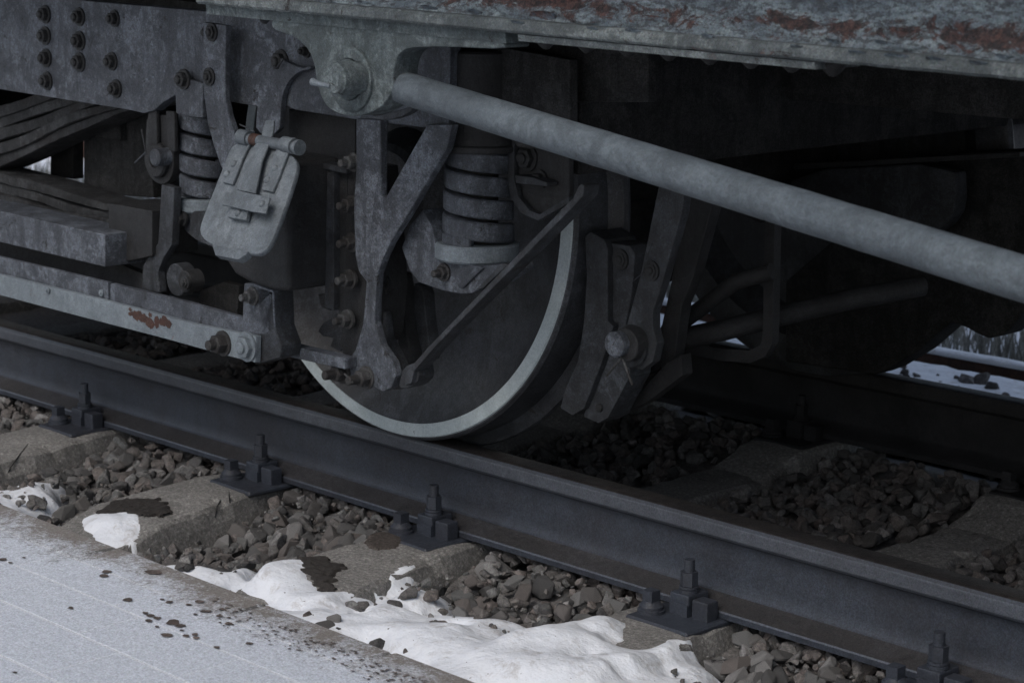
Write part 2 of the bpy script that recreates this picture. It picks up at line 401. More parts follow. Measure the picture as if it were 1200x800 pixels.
# ---- sleepers
SLX = [-7.0, -6.36, -5.75, -5.10, -4.47, -3.80, -3.175, -2.50, -1.93, -1.33, -0.7]
def top_prof(y):
    pts = [(-0.66, -0.27), (-0.58, -0.235), (-0.42, -0.192), (-0.16, -0.18), (0.17, -0.18), (0.38, -0.226), (0.9, -0.226), (1.04, -0.18), (1.38, -0.18), (1.62, -0.195), (1.8, -0.24)]
    if y <= pts[0][0]: return pts[0][1]
    for (a, za), (b, zb) in zip(pts, pts[1:]):
        if y <= b: return za+(zb-za)*(y-a)/(b-a)
    return pts[-1][1]
def sleeper(x, seed, label, mat):
    rnd = random.Random(seed); bm = bmesh.new(); ysl = [-0.66+2.46*k/82 for k in range(83)]; rings = []
    def wid(y):
        return 0.078 if y < 1.0 else 0.085
    for y in ysl:
        t = top_prof(y); h = wid(y); endt = max(0, (-0.60-y)/0.06)
        h *= 1-0.12*endt
        fl_ = 0.105*max(0, min(1, (0.10-y)/0.7))
        pr = [(-h-0.045, t-0.15), (-h-0.032, t-0.11), (-h-0.022, t-0.075), (-h-0.013, t-0.04), (-h-0.004, t-0.009), (-h+0.005, t-0.002), (-h*0.5, t), (0, t+0.001), (h*0.5, t), (h-0.005, t-0.002), (h+0.004, t-0.009), (h+0.013, t-0.04), (h+0.022, t-0.075), (h+0.032, t-0.11), (h+0.045, t-0.15)]
        R = []
        for a, z in pr:
            if a > 0.03: a += fl_
            q = Vector((a*14, y*14, seed*3.1+z*10)); e = noise.noise(q)*0.002 + noise.noise(q*2.7)*0.0012
            edge = 1 if abs(abs(a-(fl_ if a > 0.03 else 0))-h) < 0.012 else 0
            chipv = max(0, noise.noise(Vector((a*30, y*14, seed)))-0.15)*0.030*edge
            R.append(bm.verts.new((a-math.copysign(chipv, a)*0.6+e*0.8, y, z+e*(1 if abs(z-t) < 0.02 else 0.2)-chipv*0.7)))
        rings.append(R)
    for A, B in zip(rings, rings[1:]):
        for i in range(len(A)-1): bm.faces.new((A[i], A[i+1], B[i+1], B[i]))
    bm.faces.new(rings[0]); bm.faces.new(rings[-1])
    o = build('concrete_sleeper', bm, mat)
    o.location = (x, 0, 0)
    return tag(o, label, 'sleeper', 'concrete sleepers under the track')
SL_LAB = {-4.47: 'concrete sleeper end at the left edge, beside the small snow patch', -3.80: 'cracked concrete sleeper end with black dirt and a snow patch on its tip',
          -3.175: 'concrete sleeper end in the middle with an oval brown stain on top', -2.50: 'concrete sleeper end half buried under the largest heap of snow',
          -1.93: 'concrete sleeper under the rightmost visible rail fastening', -1.33: 'dark concrete sleeper crossing the lower right corner inside the track'}
for i, x in enumerate(SLX):
    sleeper(x, i+1, SL_LAB.get(x, {-5.10: 'shaded concrete sleeper under the long grey bars at the left edge', -5.75: 'shaded concrete sleeper farther left than the one under the grey bars', -6.36: 'shaded concrete sleeper seen under the carriage, second from the far left', -7.0: 'shaded concrete sleeper farthest to the left under the carriage'}.get(x, 'concrete sleeper at the far right beyond the picture edge')), CONC)

# cracks on the second sleeper end, dirt cakes, brown stain
def crack(pts, wd=0.0016):
    return sweep_bm(bmesh.new(), pts, wd, 5)

CAKE = stone_mat('black crumbly dirt', (0.03, 0.027, 0.025), (0.07, 0.064, 0.058))
STAIN = concrete('brown stained concrete', (0.075, 0.065, 0.058), (0.05, 0.042, 0.038), (0.03, 0.025, 0.022), 0.4)
SLO = {round(o_.location.x, 3): o_ for o_ in C.objects if o_.name.startswith('concrete_sleeper')}
def cake(name, px, xs, lift, mat, step=0.006, rag=0.012):
    poly = [tuple(UZ(a, b, -0.19)[:2]) for a, b in px]
    x0, x1 = min(p[0] for p in poly), max(p[0] for p in poly); y0, y1 = min(p[1] for p in poly), max(p[1] for p in poly)
    nx, ny = int((x1-x0)/step)+2, int((y1-y0)/step)+2; bm = bmesh.new(); V = {}
    for i in range(nx+1):
        for j in range(ny+1):
            x, y = x0+(i-0.5)*step, y0+(j-0.5)*step
            wx = x+noise.noise(Vector((x*50, y*50, 9)))*rag; wy = y+noise.noise(Vector((x*50, y*50, 19)))*rag
            ins = inpoly(wx, wy, poly); d = pdist(wx, wy, poly)
            if ins: V[i, j] = bm.verts.new((x, y, top_prof(y)+0.005+lift*min(1, d/0.012)*(0.6+0.8*noise.noise(Vector((x*90, y*90, 2))))))
            elif d < step*1.5: V[i, j] = bm.verts.new((x, y, top_prof(y)-0.004))
    for i in range(nx):
        for j in range(ny):
            q = [(i, j), (i+1, j), (i+1, j+1), (i, j+1)]
            if all(k in V for k in q): bm.faces.new([V[k] for k in q])
    bmesh.ops.delete(bm, geom=[v for v in bm.verts if not v.link_faces], context='VERTS')
    return build(name, bm, mat, SLO[xs])
def inpoly(x, y, poly):
    c = False; n = len(poly); j = n-1
    for i in range(n):
        xi, yi = poly[i][0], poly[i][1]; xj, yj = poly[j][0], poly[j][1]
        if (yi > y) != (yj > y) and x < (xj-xi)*(y-yi)/(yj-yi+1e-12)+xi: c = not c
        j = i
    return c
def pdist(x, y, poly):
    best = 9; n = len(poly)
    for i in range(n):
        ax, ay = poly[i][0], poly[i][1]; bx, by = poly[(i+1) % n][0], poly[(i+1) % n][1]
        dx, dy = bx-ax, by-ay; t = max(0, min(1, ((x-ax)*dx+(y-ay)*dy)/(dx*dx+dy*dy+1e-12)))
        best = min(best, sqrt((x-ax-t*dx)**2+(y-ay-t*dy)**2))
    return best
cake('dirt_cake', [(112, 598), (130, 590), (150, 586), (184, 587), (204, 598), (198, 604), (178, 605), (150, 601), (122, 602)], -3.80, 0.004, CAKE, rag=0.022)
cake('dirt_cake', [(346, 655), (372, 654), (400, 665), (396, 676), (388, 686), (392, 694), (374, 690), (366, 678), (352, 668)], -3.175, 0.004, CAKE, rag=0.022)
cake('brown_stain', [(428, 640), (434, 633), (450, 630), (466, 634), (472, 641), (462, 648), (444, 649), (432, 646)], -3.175, 0.0012, STAIN, rag=0.003)
for xs_, L_ in ((-3.80, [[(268, 570), (262, 580), (255, 592), (252, 606)], [(268, 570), (269, 585), (271, 600), (270, 615)], [(205, 608), (207, 625), (208, 642)]]),
                (-4.47, [[(33, 520), (22, 534), (12, 548), (6, 562)]])):
    for ln in L_:
        pts = []
        for a_, b_ in ln:
            hit = None; d_ = ray(a_, b_)
            for q in range(400):           # march the sight line down to the sleeper flank
                p_ = CAM+d_*(3.0+q*0.01)
                hw_ = 0.078+0.105*max(0, min(1, (0.10-p_.y)/0.7)); dx_ = abs(p_.x-xs_)
                zt_ = top_prof(p_.y) if dx_ < hw_ else top_prof(p_.y)-(dx_-hw_)*3.6
                if p_.z < zt_: hit = p_; break
            if hit: pts.append(hit)
        if len(pts) > 1: build('crack', sweep_bm(bmesh.new(), pts, 0.0016, 5), DULLM, SLO[xs_])

# ---- rails
def rail_bm(yc, x0, x1, ztop=0.0, H=0.174):
    half = [(0.0, 0.0), (0.020, -0.0006), (0.0265, -0.004), (0.0295, -0.0095), (0.030, -0.014), (0.031, -0.032), (0.0285, -0.0365), (0.014, -0.043), (0.0095, -0.050), (0.0082, -0.075), (0.0085, -0.115),
            (0.012, -0.134), (0.0175, -0.1415), (0.030, -0.1485), (0.0560, -0.1605), (0.058, -0.1635), (0.0575, -H)]
    pr = [(-a, z) for a, z in half[::-1]]+[(a, z) for a, z in half[1:]]
    bm = bmesh.new(); n = 40; R = []
    for k in range(n+1):
        x = x0+(x1-x0)*k/n
        R.append([bm.verts.new((x, yc+a, ztop+z)) for a, z in pr])
    for A, B in zip(R, R[1:]):
        for i in range(len(pr)): bm.faces.new((A[i], A[(i+1) % len(pr)], B[(i+1) % len(pr)], B[i]))
    bm.faces.new(R[0]); bm.faces.new(R[-1])
    return bm
def finish_rail(o):
    for m_ in (RAILH, RAILF, RAILT): o.data.materials.append(m_)
    for p in o.data.polygons:
        c = p.center; n = p.normal
        if abs(n.x) > 0.5: continue
        if -0.0345 < c.z < -0.009 and abs(c.y) > 0.024: p.material_index = 1
        elif c.z > -0.006: p.material_index = 3
        elif -0.162 < c.z < -0.142: p.material_index = 2
        elif -0.168 < c.z < -0.160 and n.z < 0.7: p.material_index = 1  # foot edge highlight painted with the lighter tone
    return o
tag(finish_rail(build('rail', rail_bm(0, -14, 2.6), RAILM, autos=30)), 'dull blue grey steel rail in front of the wheel, running across the picture', 'rail', 'rails')
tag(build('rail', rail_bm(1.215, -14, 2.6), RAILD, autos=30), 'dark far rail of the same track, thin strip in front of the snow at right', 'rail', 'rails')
AZ = -0.295
o = tag(build('rail', rail_bm(2.72, -16, 3, AZ), RUSTR, autos=30), 'rusty rail of the neighbouring track with snow lying on its top', 'rail', 'rails')
tag(build('rail', rail_bm(4.15, -20, 3, AZ), RUSTR, autos=30), 'farther rusty rail of the neighbouring track, hidden behind its snowy twin', 'rail', 'rails')
def snowcap(yc):
    bm = bmesh.new(); n = 160; R = []
    for k in range(n+1):
        x = -16+19*k/n; h = 0.016+0.006*noise.noise(Vector((x*4, yc, 0)))
        R.append([bm.verts.new((x, yc+a, AZ+z)) for a, z in ((-.031, .001), (-.030, h*.7), (-.018, h), (.018, h), (.030, h*.7), (.031, .001))])
    for A, B in zip(R, R[1:]):
        for i in range(5): bm.faces.new((A[i], A[i+1], B[i+1], B[i]))
    return bm
tag(build('snow_strip', snowcap(2.72), SNOW, smooth=True), 'strip of snow lying along the top of the rusty neighbouring rail', 'snow')

# ---- rail fastenings (built about the local origin, x along the rail, then copied)
def make_fastening():
    root = empty('rail_fastening', (0, 0, 0))
    bm = box_bm(bmesh.new(), -0.075, 0.075, -0.165, 0.165, -0.188, -0.1755); bmesh.ops.recalc_face_normals(bm, faces=bm.faces); bevel(bm, 0.004)
    build('base_plate', bm, RAILM, root, autos=35)
    for s in (-1, 1):
        # upstanding rib outside the foot
        for xx in (0.033,):
            bm = box_bm(bmesh.new(), 0.024, 0.062, min(s*0.062, s*0.094), max(s*0.062, s*0.094), -0.178, -0.139); bmesh.ops.recalc_face_normals(bm, faces=bm.faces); bevel(bm, 0.004, 2)
            build('rib', bm, RAILM, root, autos=35)
        # clip pressed on the rail foot
        bm = bmesh.new()
        box_bm(bm, -0.026, 0.020, min(s*0.040, s*0.098), max(s*0.040, s*0.098), -0.156, -0.134)
        bmesh.ops.recalc_face_normals(bm, faces=bm.faces); bevel(bm, 0.004, 2)
        box_bm(bm, -0.024, 0.018, min(s*0.084, s*0.099), max(s*0.084, s*0.099), -0.176, -0.1525)
        build('clip', bm, RAILM, root, autos=35)
        bm = bmesh.new(); cyl_bm(bm, (0, s*0.074, -0.165), (0, s*0.074, -0.073), 0.0098, 14)
        build('stud', bm, BOLT if False else RAILM, root, autos=35)
        bm = bmesh.new(); cyl_bm(bm, (0, s*0.074, -0.134), (0, s*0.074, -0.128), 0.019, 16); cyl_bm(bm, (0, s*0.074, -0.127), (0, s*0.074, -0.1225), 0.018, 16)
        cyl_bm(bm, (0, s*0.074, -0.122), (0, s*0.074, -0.096), 0.0165, 6)
        build('nut', bm, RAILM, root, autos=30)
        for sx in (-0.052,):
            bm = bmesh.new(); lathe_bm(bm, (sx, s*0.118, -0.176), (0, 0, 1), [(0, 0), (.026, 0), (.026, .006), (.023, .007), (.023, .013), (.019, .017), (.014, .022), (0, .022)], 18)
            box_bm(bm, sx-0.0115, sx+0.0115, s*0.118-0.0115, s*0.118+0.0115, -0.160, -0.134)
            build('coach_screw', bm, RAILM, root, autos=30)
    return root
def copy_tree(o, parent=None):
    c = o.copy(); C.objects.link(c)
    if parent: c.parent = parent
    for ch in o.children: copy_tree(ch, c)
    return c
fast = make_fastening()
FL = {-4.455: 'rail fastening with upright stud nearest the left edge, on the near rail', -3.745: 'rail fastening on the cracked sleeper left of the white wheel rim',
      -3.165: 'rail fastening with domed stud below the white wheel rim, beside the stained sleeper', -2.47: 'rail fastening just above the largest snow heap on the near rail',
      -1.925: 'rail fastening cut off by the bottom edge of the picture at the right'}
FARL = {-3.80: 'dark rail fastening on the far rail behind the near wheel and brake shoe', -3.175: 'dark rail fastening on the far rail at the end of the mid picture sleeper',
        -2.50: 'dark rail fastening on the far rail near the right picture edge, farther one', -1.93: 'dark rail fastening on the far rail just past the right picture edge'}
_dc = {}
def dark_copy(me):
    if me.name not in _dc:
        d_ = me.copy(); d_.materials.clear(); d_.materials.append(RAILD); _dc[me.name] = d_  # far fastenings take the same shade-darkened rail colour
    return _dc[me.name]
first = True
for yc in (0, 1.215):
    for i, x in enumerate(SLX):
        if yc == 0 and not (-4.6 < x < -1.8): continue
        if yc > 0 and not (-4.0 < x < -1.5): continue
        xx = x
        if yc == 0:
            for k in FL:
                if abs(k-x) < 0.09: xx = k
        f_ = fast if first else copy_tree(fast); first = False
        f_.location = (xx, yc, 0)
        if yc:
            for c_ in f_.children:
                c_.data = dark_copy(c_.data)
        lab = FL.get(xx) if yc == 0 else None
        if not lab: lab = FARL.get(x, 'dark rail fastening on the far rail, hidden behind the wheel')
        tag(f_, lab, 'rail fastening', 'rail fastenings')

# ---- platform of paving slabs
platform = build('platform', grid_bm(-9, 1.6, -6.0, -0.845, 8, 6, lambda x, y: -0.0504), FROSTJ)
box_o = box('platform_wall', -9, 1.6, -1.0, -0.85, -0.6, -0.066, WALLC, platform, 0)
tag(platform, 'station platform surface paved with frosted slabs', kind='structure')
def slab(x0, x1, y0, y1, mat, seed, bv=0.0007, nm='paving_slab'):
    bm = box_bm(bmesh.new(), x0, x1, y0, y1, -0.12, -0.05+random.Random(seed).uniform(-0.0001, 0.0001)); bmesh.ops.recalc_face_normals(bm, faces=bm.faces); bevel(bm, bv, 2)
    return build(nm, bm, mat, platform, autos=35)
rows = [(-0.935, -1.027, 0.30, PAVE2, -3.20), (-1.032, -1.147, 0.27, PAVE, -3.09), (-1.153, -1.288, 0.30, PAVE, -3.0), (-1.294, -1.42, 0.31, PAVE, -2.9), (-1.425, -1.56, 0.3, PAVE, -3.1), (-1.565, -1.70, 0.3, PAVE, -3.2)]
e = -4.6
for i, L_ in enumerate([0.68, 0.75, 0.4375-0.002, 0.32, 0.62, 0.55, 0.6, 0.6]):
    ins = [0.004, 0, 0.0, -0.003, 0.002, -0.002, 0, 0][i]
    slab(e+0.0015, e+L_-0.0015, -0.934, -0.834+ins, EDGE, i, 0.010 if i == 1 else 0.006, 'edge_stone'); e += L_
for ri, (ya, yb, ln, mt, xs0) in enumerate(rows):
    k0 = xs0-ln*math.ceil((xs0+4.7)/ln)
    x = k0
    while x < -0.6:
        slab(x+0.0012, x+ln-0.0012, yb, ya, mt, ri*50+int(x*10)); x += ln
# wet brown spots and grit left on the frost
sp = bmesh.new(); rnd = random.Random(5)
def blot(px, py, wpx, hpx):
    c = UZ(px, py, -0.0485); n = 9
    a = UZ(px+wpx, py, -0.0485)-c; b = UZ(px, py+hpx, -0.0485)-c
    top = [sp.verts.new(c+(a*cos(t)+b*sin(t))*rnd.uniform(0.7, 1.15)+Vector((0, 0, 0.0006))) for t in [2*pi*k/n for k in range(n)]]
    sp.faces.new(top)
for a in [(3, 655, 5, 1.6), (12, 659, 3, 1), (28, 653, 2.5, 1), (125, 669.5, 6, 1.8), (122, 674, 6, 2), (150, 702.5, 7, 2.4), (83, 712, 4, 1.6), (170, 718, 4, 1.6), (176, 721, 5, 1.8), (184, 724, 5, 1.8), (174, 727, 5.5, 1.8), (184, 734, 3, 1.2),
          (203, 729, 9, 3.5), (211, 733, 7, 2), (213, 738, 3, 1), (195, 744, 7, 2.2), (193, 743, 5, 1.5), (218, 744.5, 4, 1.8), (228.5, 743, 4, 1.8), (230, 747, 4, 1.6), (254, 758, 4, 1.4), (234, 704.5, 6, 2), (221, 708, 4, 1.4), (241, 716, 9, 1.6), (260, 713.5, 5, 1.4), (229, 719.5, 3, 1), (257, 721.5, 4.5, 1.2), (268, 723.5, 3, 1), (268, 730.5, 5, 1.8), (180, 670, 11, 3), (258, 729, 2, 1), (17, 787.5, 3, 1.2), (292, 753.5, 5, 1.6), (198, 705, 5, 1.6), (190, 702, 3, 1)]:
    blot(*a)
for k in range(260):
    t = rnd.random(); px = 250+t*320; py = 682+t*119+rnd.triangular(8, 52, 24)
    p = UZ(px, py, -0.05)
    if p.y > -0.88: continue
    blot(px, py, rnd.uniform(0.8, 3.4), rnd.uniform(0.4, 0.9))
tag(build('wet_spots', sp, SPOT, platform), kind='stuff')

# ---- near snow heaps
def inpoly(x, y, poly):
    c = False; n = len(poly); j = n-1
    for i in range(n):
        xi, yi = poly[i][0], poly[i][1]; xj, yj = poly[j][0], poly[j][1]
        if (yi > y) != (yj > y) and x < (xj-xi)*(y-yi)/(yj-yi+1e-12)+xi: c = not c
        j = i
    return c
def pdist(x, y, poly):
    best = 9; n = len(poly)
    for i in range(n):
        ax, ay = poly[i][0], poly[i][1]; bx, by = poly[(i+1) % n][0], poly[(i+1) % n][1]
        dx, dy = bx-ax, by-ay; t = max(0, min(1, ((x-ax)*dx+(y-ay)*dy)/(dx*dx+dy*dy+1e-12)))
        best = min(best, sqrt((x-ax-t*dx)**2+(y-ay-t*dy)**2))
    return best
SZ = -0.205
NOTCH = [[tuple(UZ(a, b, -0.21)[:2]) for a, b in q] for q in (
    [(262, 692), (280, 681), (300, 668), (326, 655), (331, 659), (304, 675), (294, 686), (318, 699), (350, 716), (356, 726), (330, 716), (296, 702)],
    [(594, 762), (620, 747), (650, 736), (672, 726), (676, 731), (655, 742), (625, 753), (600, 767)])]
SN = {'a': [(-60, 560), (0, 566), (45, 556), (85, 549), (70, 565), (75, 580), (52, 590), (42, 604), (20, 625), (-60, 600)],
      'b': [(92, 610), (97, 604), (110, 602), (135, 604), (170, 608), (166, 618), (160, 631), (148, 632), (130, 634), (105, 622)],
      'c': [(165, 652), (190, 649), (206, 650), (222, 642), (230, 653), (262, 658), (290, 656), (318, 653), (352, 658), (366, 668), (362, 684), (378, 697), (400, 700), (440, 696), (458, 686), (470, 675), (484, 672), (500, 682), (535, 688), (533, 702), (552, 712),
            (582, 704), (592, 716), (620, 716), (633, 724), (645, 731), (652, 724), (664, 713), (673, 719), (660, 733), (675, 729), (700, 735), (718, 738), (735, 746), (733, 758), (746, 773), (765, 772), (785, 762), (812, 764), (836, 767), (850, 782), (845, 810), (840, 860), (500, 860), (400, 800), (290, 740), (262, 712), (200, 690)]}
POLY = {k: [tuple(UZ(a, b, SZ)[:2]) for a, b in v] for k, v in SN.items()}
def sleep_z(x, y):
    for s in SLX:
        hw = 0.078+(0.105*max(0, min(1, (0.10-y)/0.7)) if x > s else 0)
        if abs(x-s) < hw: return top_prof(y)
        if abs(x-s) < hw+0.05: return top_prof(y)-(abs(x-s)-hw)*3.4
    return -9
def snowz(x, y, d, k_=1.0):
    b = max(bedz(x, y)+0.010, sleep_z(x, y)+0.003, -0.233)
    # thick towards the platform, feathered at the edge
    t = min(1, d/0.05)
    hgt = (0.010*t**0.5 + 0.036*min(1, d/0.20))*k_
    lump = noise.noise(Vector((x*9, y*9, 1)))*0.016+noise.noise(Vector((x*24, y*24, 5)))*0.007+noise.noise(Vector((x*60, y*60, 3)))*0.0025
    e_ = min(1, d/0.07); e_ = e_*e_*(3-2*e_)
    z = b*(1-0.5*e_)+(-0.205)*0.5*e_
    z = max(z, b)
    return max(z+hgt*0.9+lump*t-0.004*(1-t), b+0.0015)
def snow_heap(poly, label, step=0.0085):
    xs_ = [p[0] for p in poly]; ys_ = [p[1] for p in poly]
    x0, x1, y0, y1 = min(xs_), min(max(xs_), -1.2), max(min(ys_), -0.90), max(ys_)
    nx, ny = int((x1-x0)/step)+2, int((y1-y0)/step)+2; bm = bmesh.new(); V = {}
    for i in range(nx+1):
        for j in range(ny+1):
            x, y = x0+(i-0.5)*step, y0+(j-0.5)*step
            wx = x+noise.noise(Vector((x*22, y*22, 9)))*0.012; wy = y+noise.noise(Vector((x*22, y*22, 19)))*0.012
            ins = inpoly(wx, wy, poly); d = pdist(wx, wy, poly)
            hole = noise.noise(Vector((x*13, y*13, 33)))*0.6+noise.noise(Vector((x*38, y*38, 3)))*0.4
            if ins and hole > 0.26 and d < 0.15 and x > -2.98: d = 0.0; ins = False
            if ins and any(inpoly(wx, wy, q) for q in NOTCH): d = 0.0; ins = False
            if ins: V[i, j] = bm.verts.new((x, y, snowz(x, y, d, 0.4 if 'tip' in label else 1.0)))
            elif d < step*1.5: V[i, j] = bm.verts.new((x, y, max(bedz(x, y), sleep_z(x, y))-0.012))
    for _ in range(7):
        nz_ = {}
        for (i, j), v in V.items():
            ns = [V[k].co.z for k in ((i-1, j), (i+1, j), (i, j-1), (i, j+1)) if k in V]
            if len(ns) == 4: nz_[i, j] = v.co.z*0.4+sum(ns)*0.15
        for k, z in nz_.items():
            v = V[k]; v.co.z = max(z, max(bedz(v.co.x, v.co.y), sleep_z(v.co.x, v.co.y))-0.002)
    for i in range(nx):
        for j in range(ny):
            q = [(i, j), (i+1, j), (i+1, j+1), (i, j+1)]
            if all(k in V for k in q): bm.faces.new([V[k] for k in q])
    bmesh.ops.delete(bm, geom=[v for v in bm.verts if not v.link_faces], context='VERTS')
    return build('snow_patch', bm, SNOW, smooth=True)
SNL = {'a': 'small snow patch at the left edge beside the platform', 'b': 'small snow patch lying on the tip of the cracked sleeper', 'c': 'large snow heap between the platform edge and the ballast'}
for k in 'abc': tag(snow_heap(POLY[k], SNL[k]), SNL[k], 'snow', 'snow lying beside the track')

# ---- ballast stones
def stone_mesh(seed, mat):
    r = random.Random(seed); bm = bmesh.new()
    for _ in range(13):
        v = Vector((r.gauss(0, 1), r.gauss(0, 1), r.gauss(0, 1))).normalized()
        bm.verts.new(Vector((v.x*r.uniform(.85, 1.25), v.y*r.uniform(.6, .95), v.z*r.uniform(.5, .8))))
    bmesh.ops.convex_hull(bm, input=bm.verts[:], use_existing_faces=False)
    bmesh.ops.delete(bm, geom=[v for v in bm.verts if not v.link_faces], context='VERTS')
    bmesh.ops.recalc_face_normals(bm, faces=bm.faces)
    bmesh.ops.bevel(bm, geom=bm.edges[:], offset=0.07, segments=1, affect='EDGES', clamp_overlap=True)
    me = bpy.data.meshes.new('stone'); bm.to_mesh(me); bm.free(); me.materials.append(mat); return me
SM_L = [stone_mesh(100+i, STONE) for i in range(14)]; SM_D = [stone_mesh(100+i, STONED) for i in range(14)]
def onsl(x, y, m=0.0):
    return any(-0.10-m < x-s < 0.10+0.105*max(0, min(1, (0.10-y)/0.7))+m for s in SLX) and -0.68 < y < 1.8
rs = random.Random(11); stones = []
def scatter(x0, x1, y0, y1, n, smin, smax, dark):
    for _ in range(n):
        x = rs.uniform(x0, x1); y = rs.uniform(y0, y1); s = rs.uniform(smin, smax)
        if onsl(x, y, s*0.9) and rs.random() > 0.012: continue
        insn = any(inpoly(x, y, P_) for P_ in POLY.values()) and not any(inpoly(x, y, q) for q in NOTCH)
        if insn and rs.random() > 0.22: continue
        z = bedz(x, y)+rs.uniform(-0.004, 0.022)
        if insn: s *= 0.75; z = snowz(x, y, 0.10)-s*0.4*rs.uniform(0.2, 1.3)
        if abs(y) < 0.075+s*0.6 or abs(y-1.215) < 0.075+s*0.6: z = min(z, -0.180-s*0.8)
        dist = (Vector((x, y, z))-CAM).length
        stones.append((s/dist, x, y, z, s, dark, [rs.uniform(0, 6.28) if q == 2 else rs.gauss(0, 0.5) for q in range(3)], rs.randrange(14)))
scatter(-5.6, -1.2, -0.86, -0.05, 5600, 0.010, 0.033, False)
scatter(-5.2, -1.3, -0.7, -0.05, 4500, 0.004, 0.010, False)
scatter(-5.2, -1.3, -0.6, -0.05, 160, 0.030, 0.040, False)
scatter(-5.6, -0.9, -0.05, 0.12, 1300, 0.014, 0.03, True)
scatter(-5.8, -0.9, 0.08, 1.18, 7500, 0.013, 0.03, True)
scatter(-7.5, -0.9, 1.25, 2.2, 800, 0.012, 0.032, False)
def vis(x, y, z):
    d = Vector((x, y, z))-CAM; ww = d.dot(fw); px = 600+F*d.dot(rt)/ww; py = 400-F*d.dot(up)/ww
    return -10 < px < 1210 and -10 < py < 810
near = sorted([s for s in stones if vis(s[1], s[2], s[3])], key=lambda s: -s[0]*(1.0 if not s[5] else 0.62))
ind = near[:300]; idset = set(id(s) for s in ind)
for s in ind:
    me = (SM_D if s[5] else SM_L)[s[7]]
    o = bpy.data.objects.new('stone', me); C.objects.link(o); o.location = s[1:4]; o.scale = (s[4],)*3; o.rotation_euler = s[6]; o.parent = ballast
vd, fd = {True: [], False: []}, {True: [], False: []}
cache = {}
for s in stones:
    if id(s) in idset: continue
    k = s[7]
    if k not in cache:
        me = SM_L[k]; cache[k] = (np.array([v.co[:] for v in me.vertices]), [tuple(p.vertices) for p in me.polygons])
    vs, fs = cache[k]
    from mathutils import Euler
    R = np.array(Euler(s[6]).to_matrix()); P = vs*s[4] @ R.T + np.array(s[1:4])
    off = sum(len(a) for a in vd[s[5]]) if False else None
    vd[s[5]].append(P); fd[s[5]].append(fs)
for dk in (False, True):
    V_, F_, off = [], [], 0
    for P, fs in zip(vd[dk], fd[dk]):
        V_.append(P); F_ += [tuple(i+off for i in f) for f in fs]; off += len(P)
    me = bpy.data.meshes.new('loose_stones'); me.from_pydata(np.concatenate(V_).tolist(), [], F_); me.materials.append(STONED if dk else STONE)
    o = bpy.data.objects.new('loose_stones', me); C.objects.link(o); o.parent = ballast; tag(o, kind='stuff')

# ---- beyond the track: snow between rails, wall, grass
def bz(x, y):
    return -0.205-0.096*min(1, max(0, (y-1.3)/1.0))-0.022*max(0, (y-2.60)/0.04)+0.012*noise.noise(Vector((x*5, y*5, 0)))+0.006*noise.noise(Vector((x*15, y*15, 0)))
tag(build('snow_cover', grid_bm(-16, 3, 1.32, 2.64, 380, 26, lambda x, y: bz(x, y)), SNOW, smooth=True), 'snow lying between this track and the rusty neighbouring rail', kind='structure')
bm = bmesh.new(); rs2 = random.Random(3)
cnt = 0
for k in range(460):
    x = rs2.uniform(-6, 0) if k < 300 else rs2.uniform(-4.5, -2.9); y = rs2.uniform(1.4, 2.5); s = rs2.uniform(0.010, 0.040)*(1 if k < 300 else 0.7)
    me = SM_L[rs2.randrange(14)]
    tmp = bmesh.new(); tmp.from_mesh(me); bmesh.ops.transform(tmp, matrix=Matrix.LocRotScale(Vector((x, y, bz(x, y)+s*0.1)), Euler((rs2.random(), rs2.random(), rs2.random()*6)), Vector((s,)*3)), verts=tmp.verts)
    mm = bpy.data.meshes.new('t'); tmp.to_mesh(mm); tmp.free(); bm.from_mesh(mm); bpy.data.meshes.remove(mm)
o = tag(build('loose_stones', bm, STONED, ballast), kind='stuff')
bm = bmesh.new(); rg = random.Random(9)
for k in range(16000):
    x = rg.uniform(-22, 2.5); y = rg.uniform(2.80, 3.45); h = rg.uniform(0.05, 0.17)*(1.25-0.5*(y-2.8)); z = -0.40
    lean = Vector((rg.gauss(0, 0.09), rg.gauss(0, 0.05), 0)); wd = rg.uniform(0.002, 0.006)
    p = Vector((x, y, z)); a = rg.uniform(0, pi); s = Vector((cos(a), sin(a), 0))*wd
    q = p+Vector((0, 0, h*0.55))+lean*h; r_ = p+Vector((0, 0, h))+lean*h*2.6
    v = [bm.verts.new(t) for t in (p-s, p+s, q+s*0.8, q-s*0.8, r_)]
    bm.faces.new(v[:4]); bm.faces.new((v[3], v[2], v[4]))
tag(build('dead_grass', bm, GRASSM), 'frosted dead grass growing between the rails of the neighbouring track', 'grass', kind='stuff')

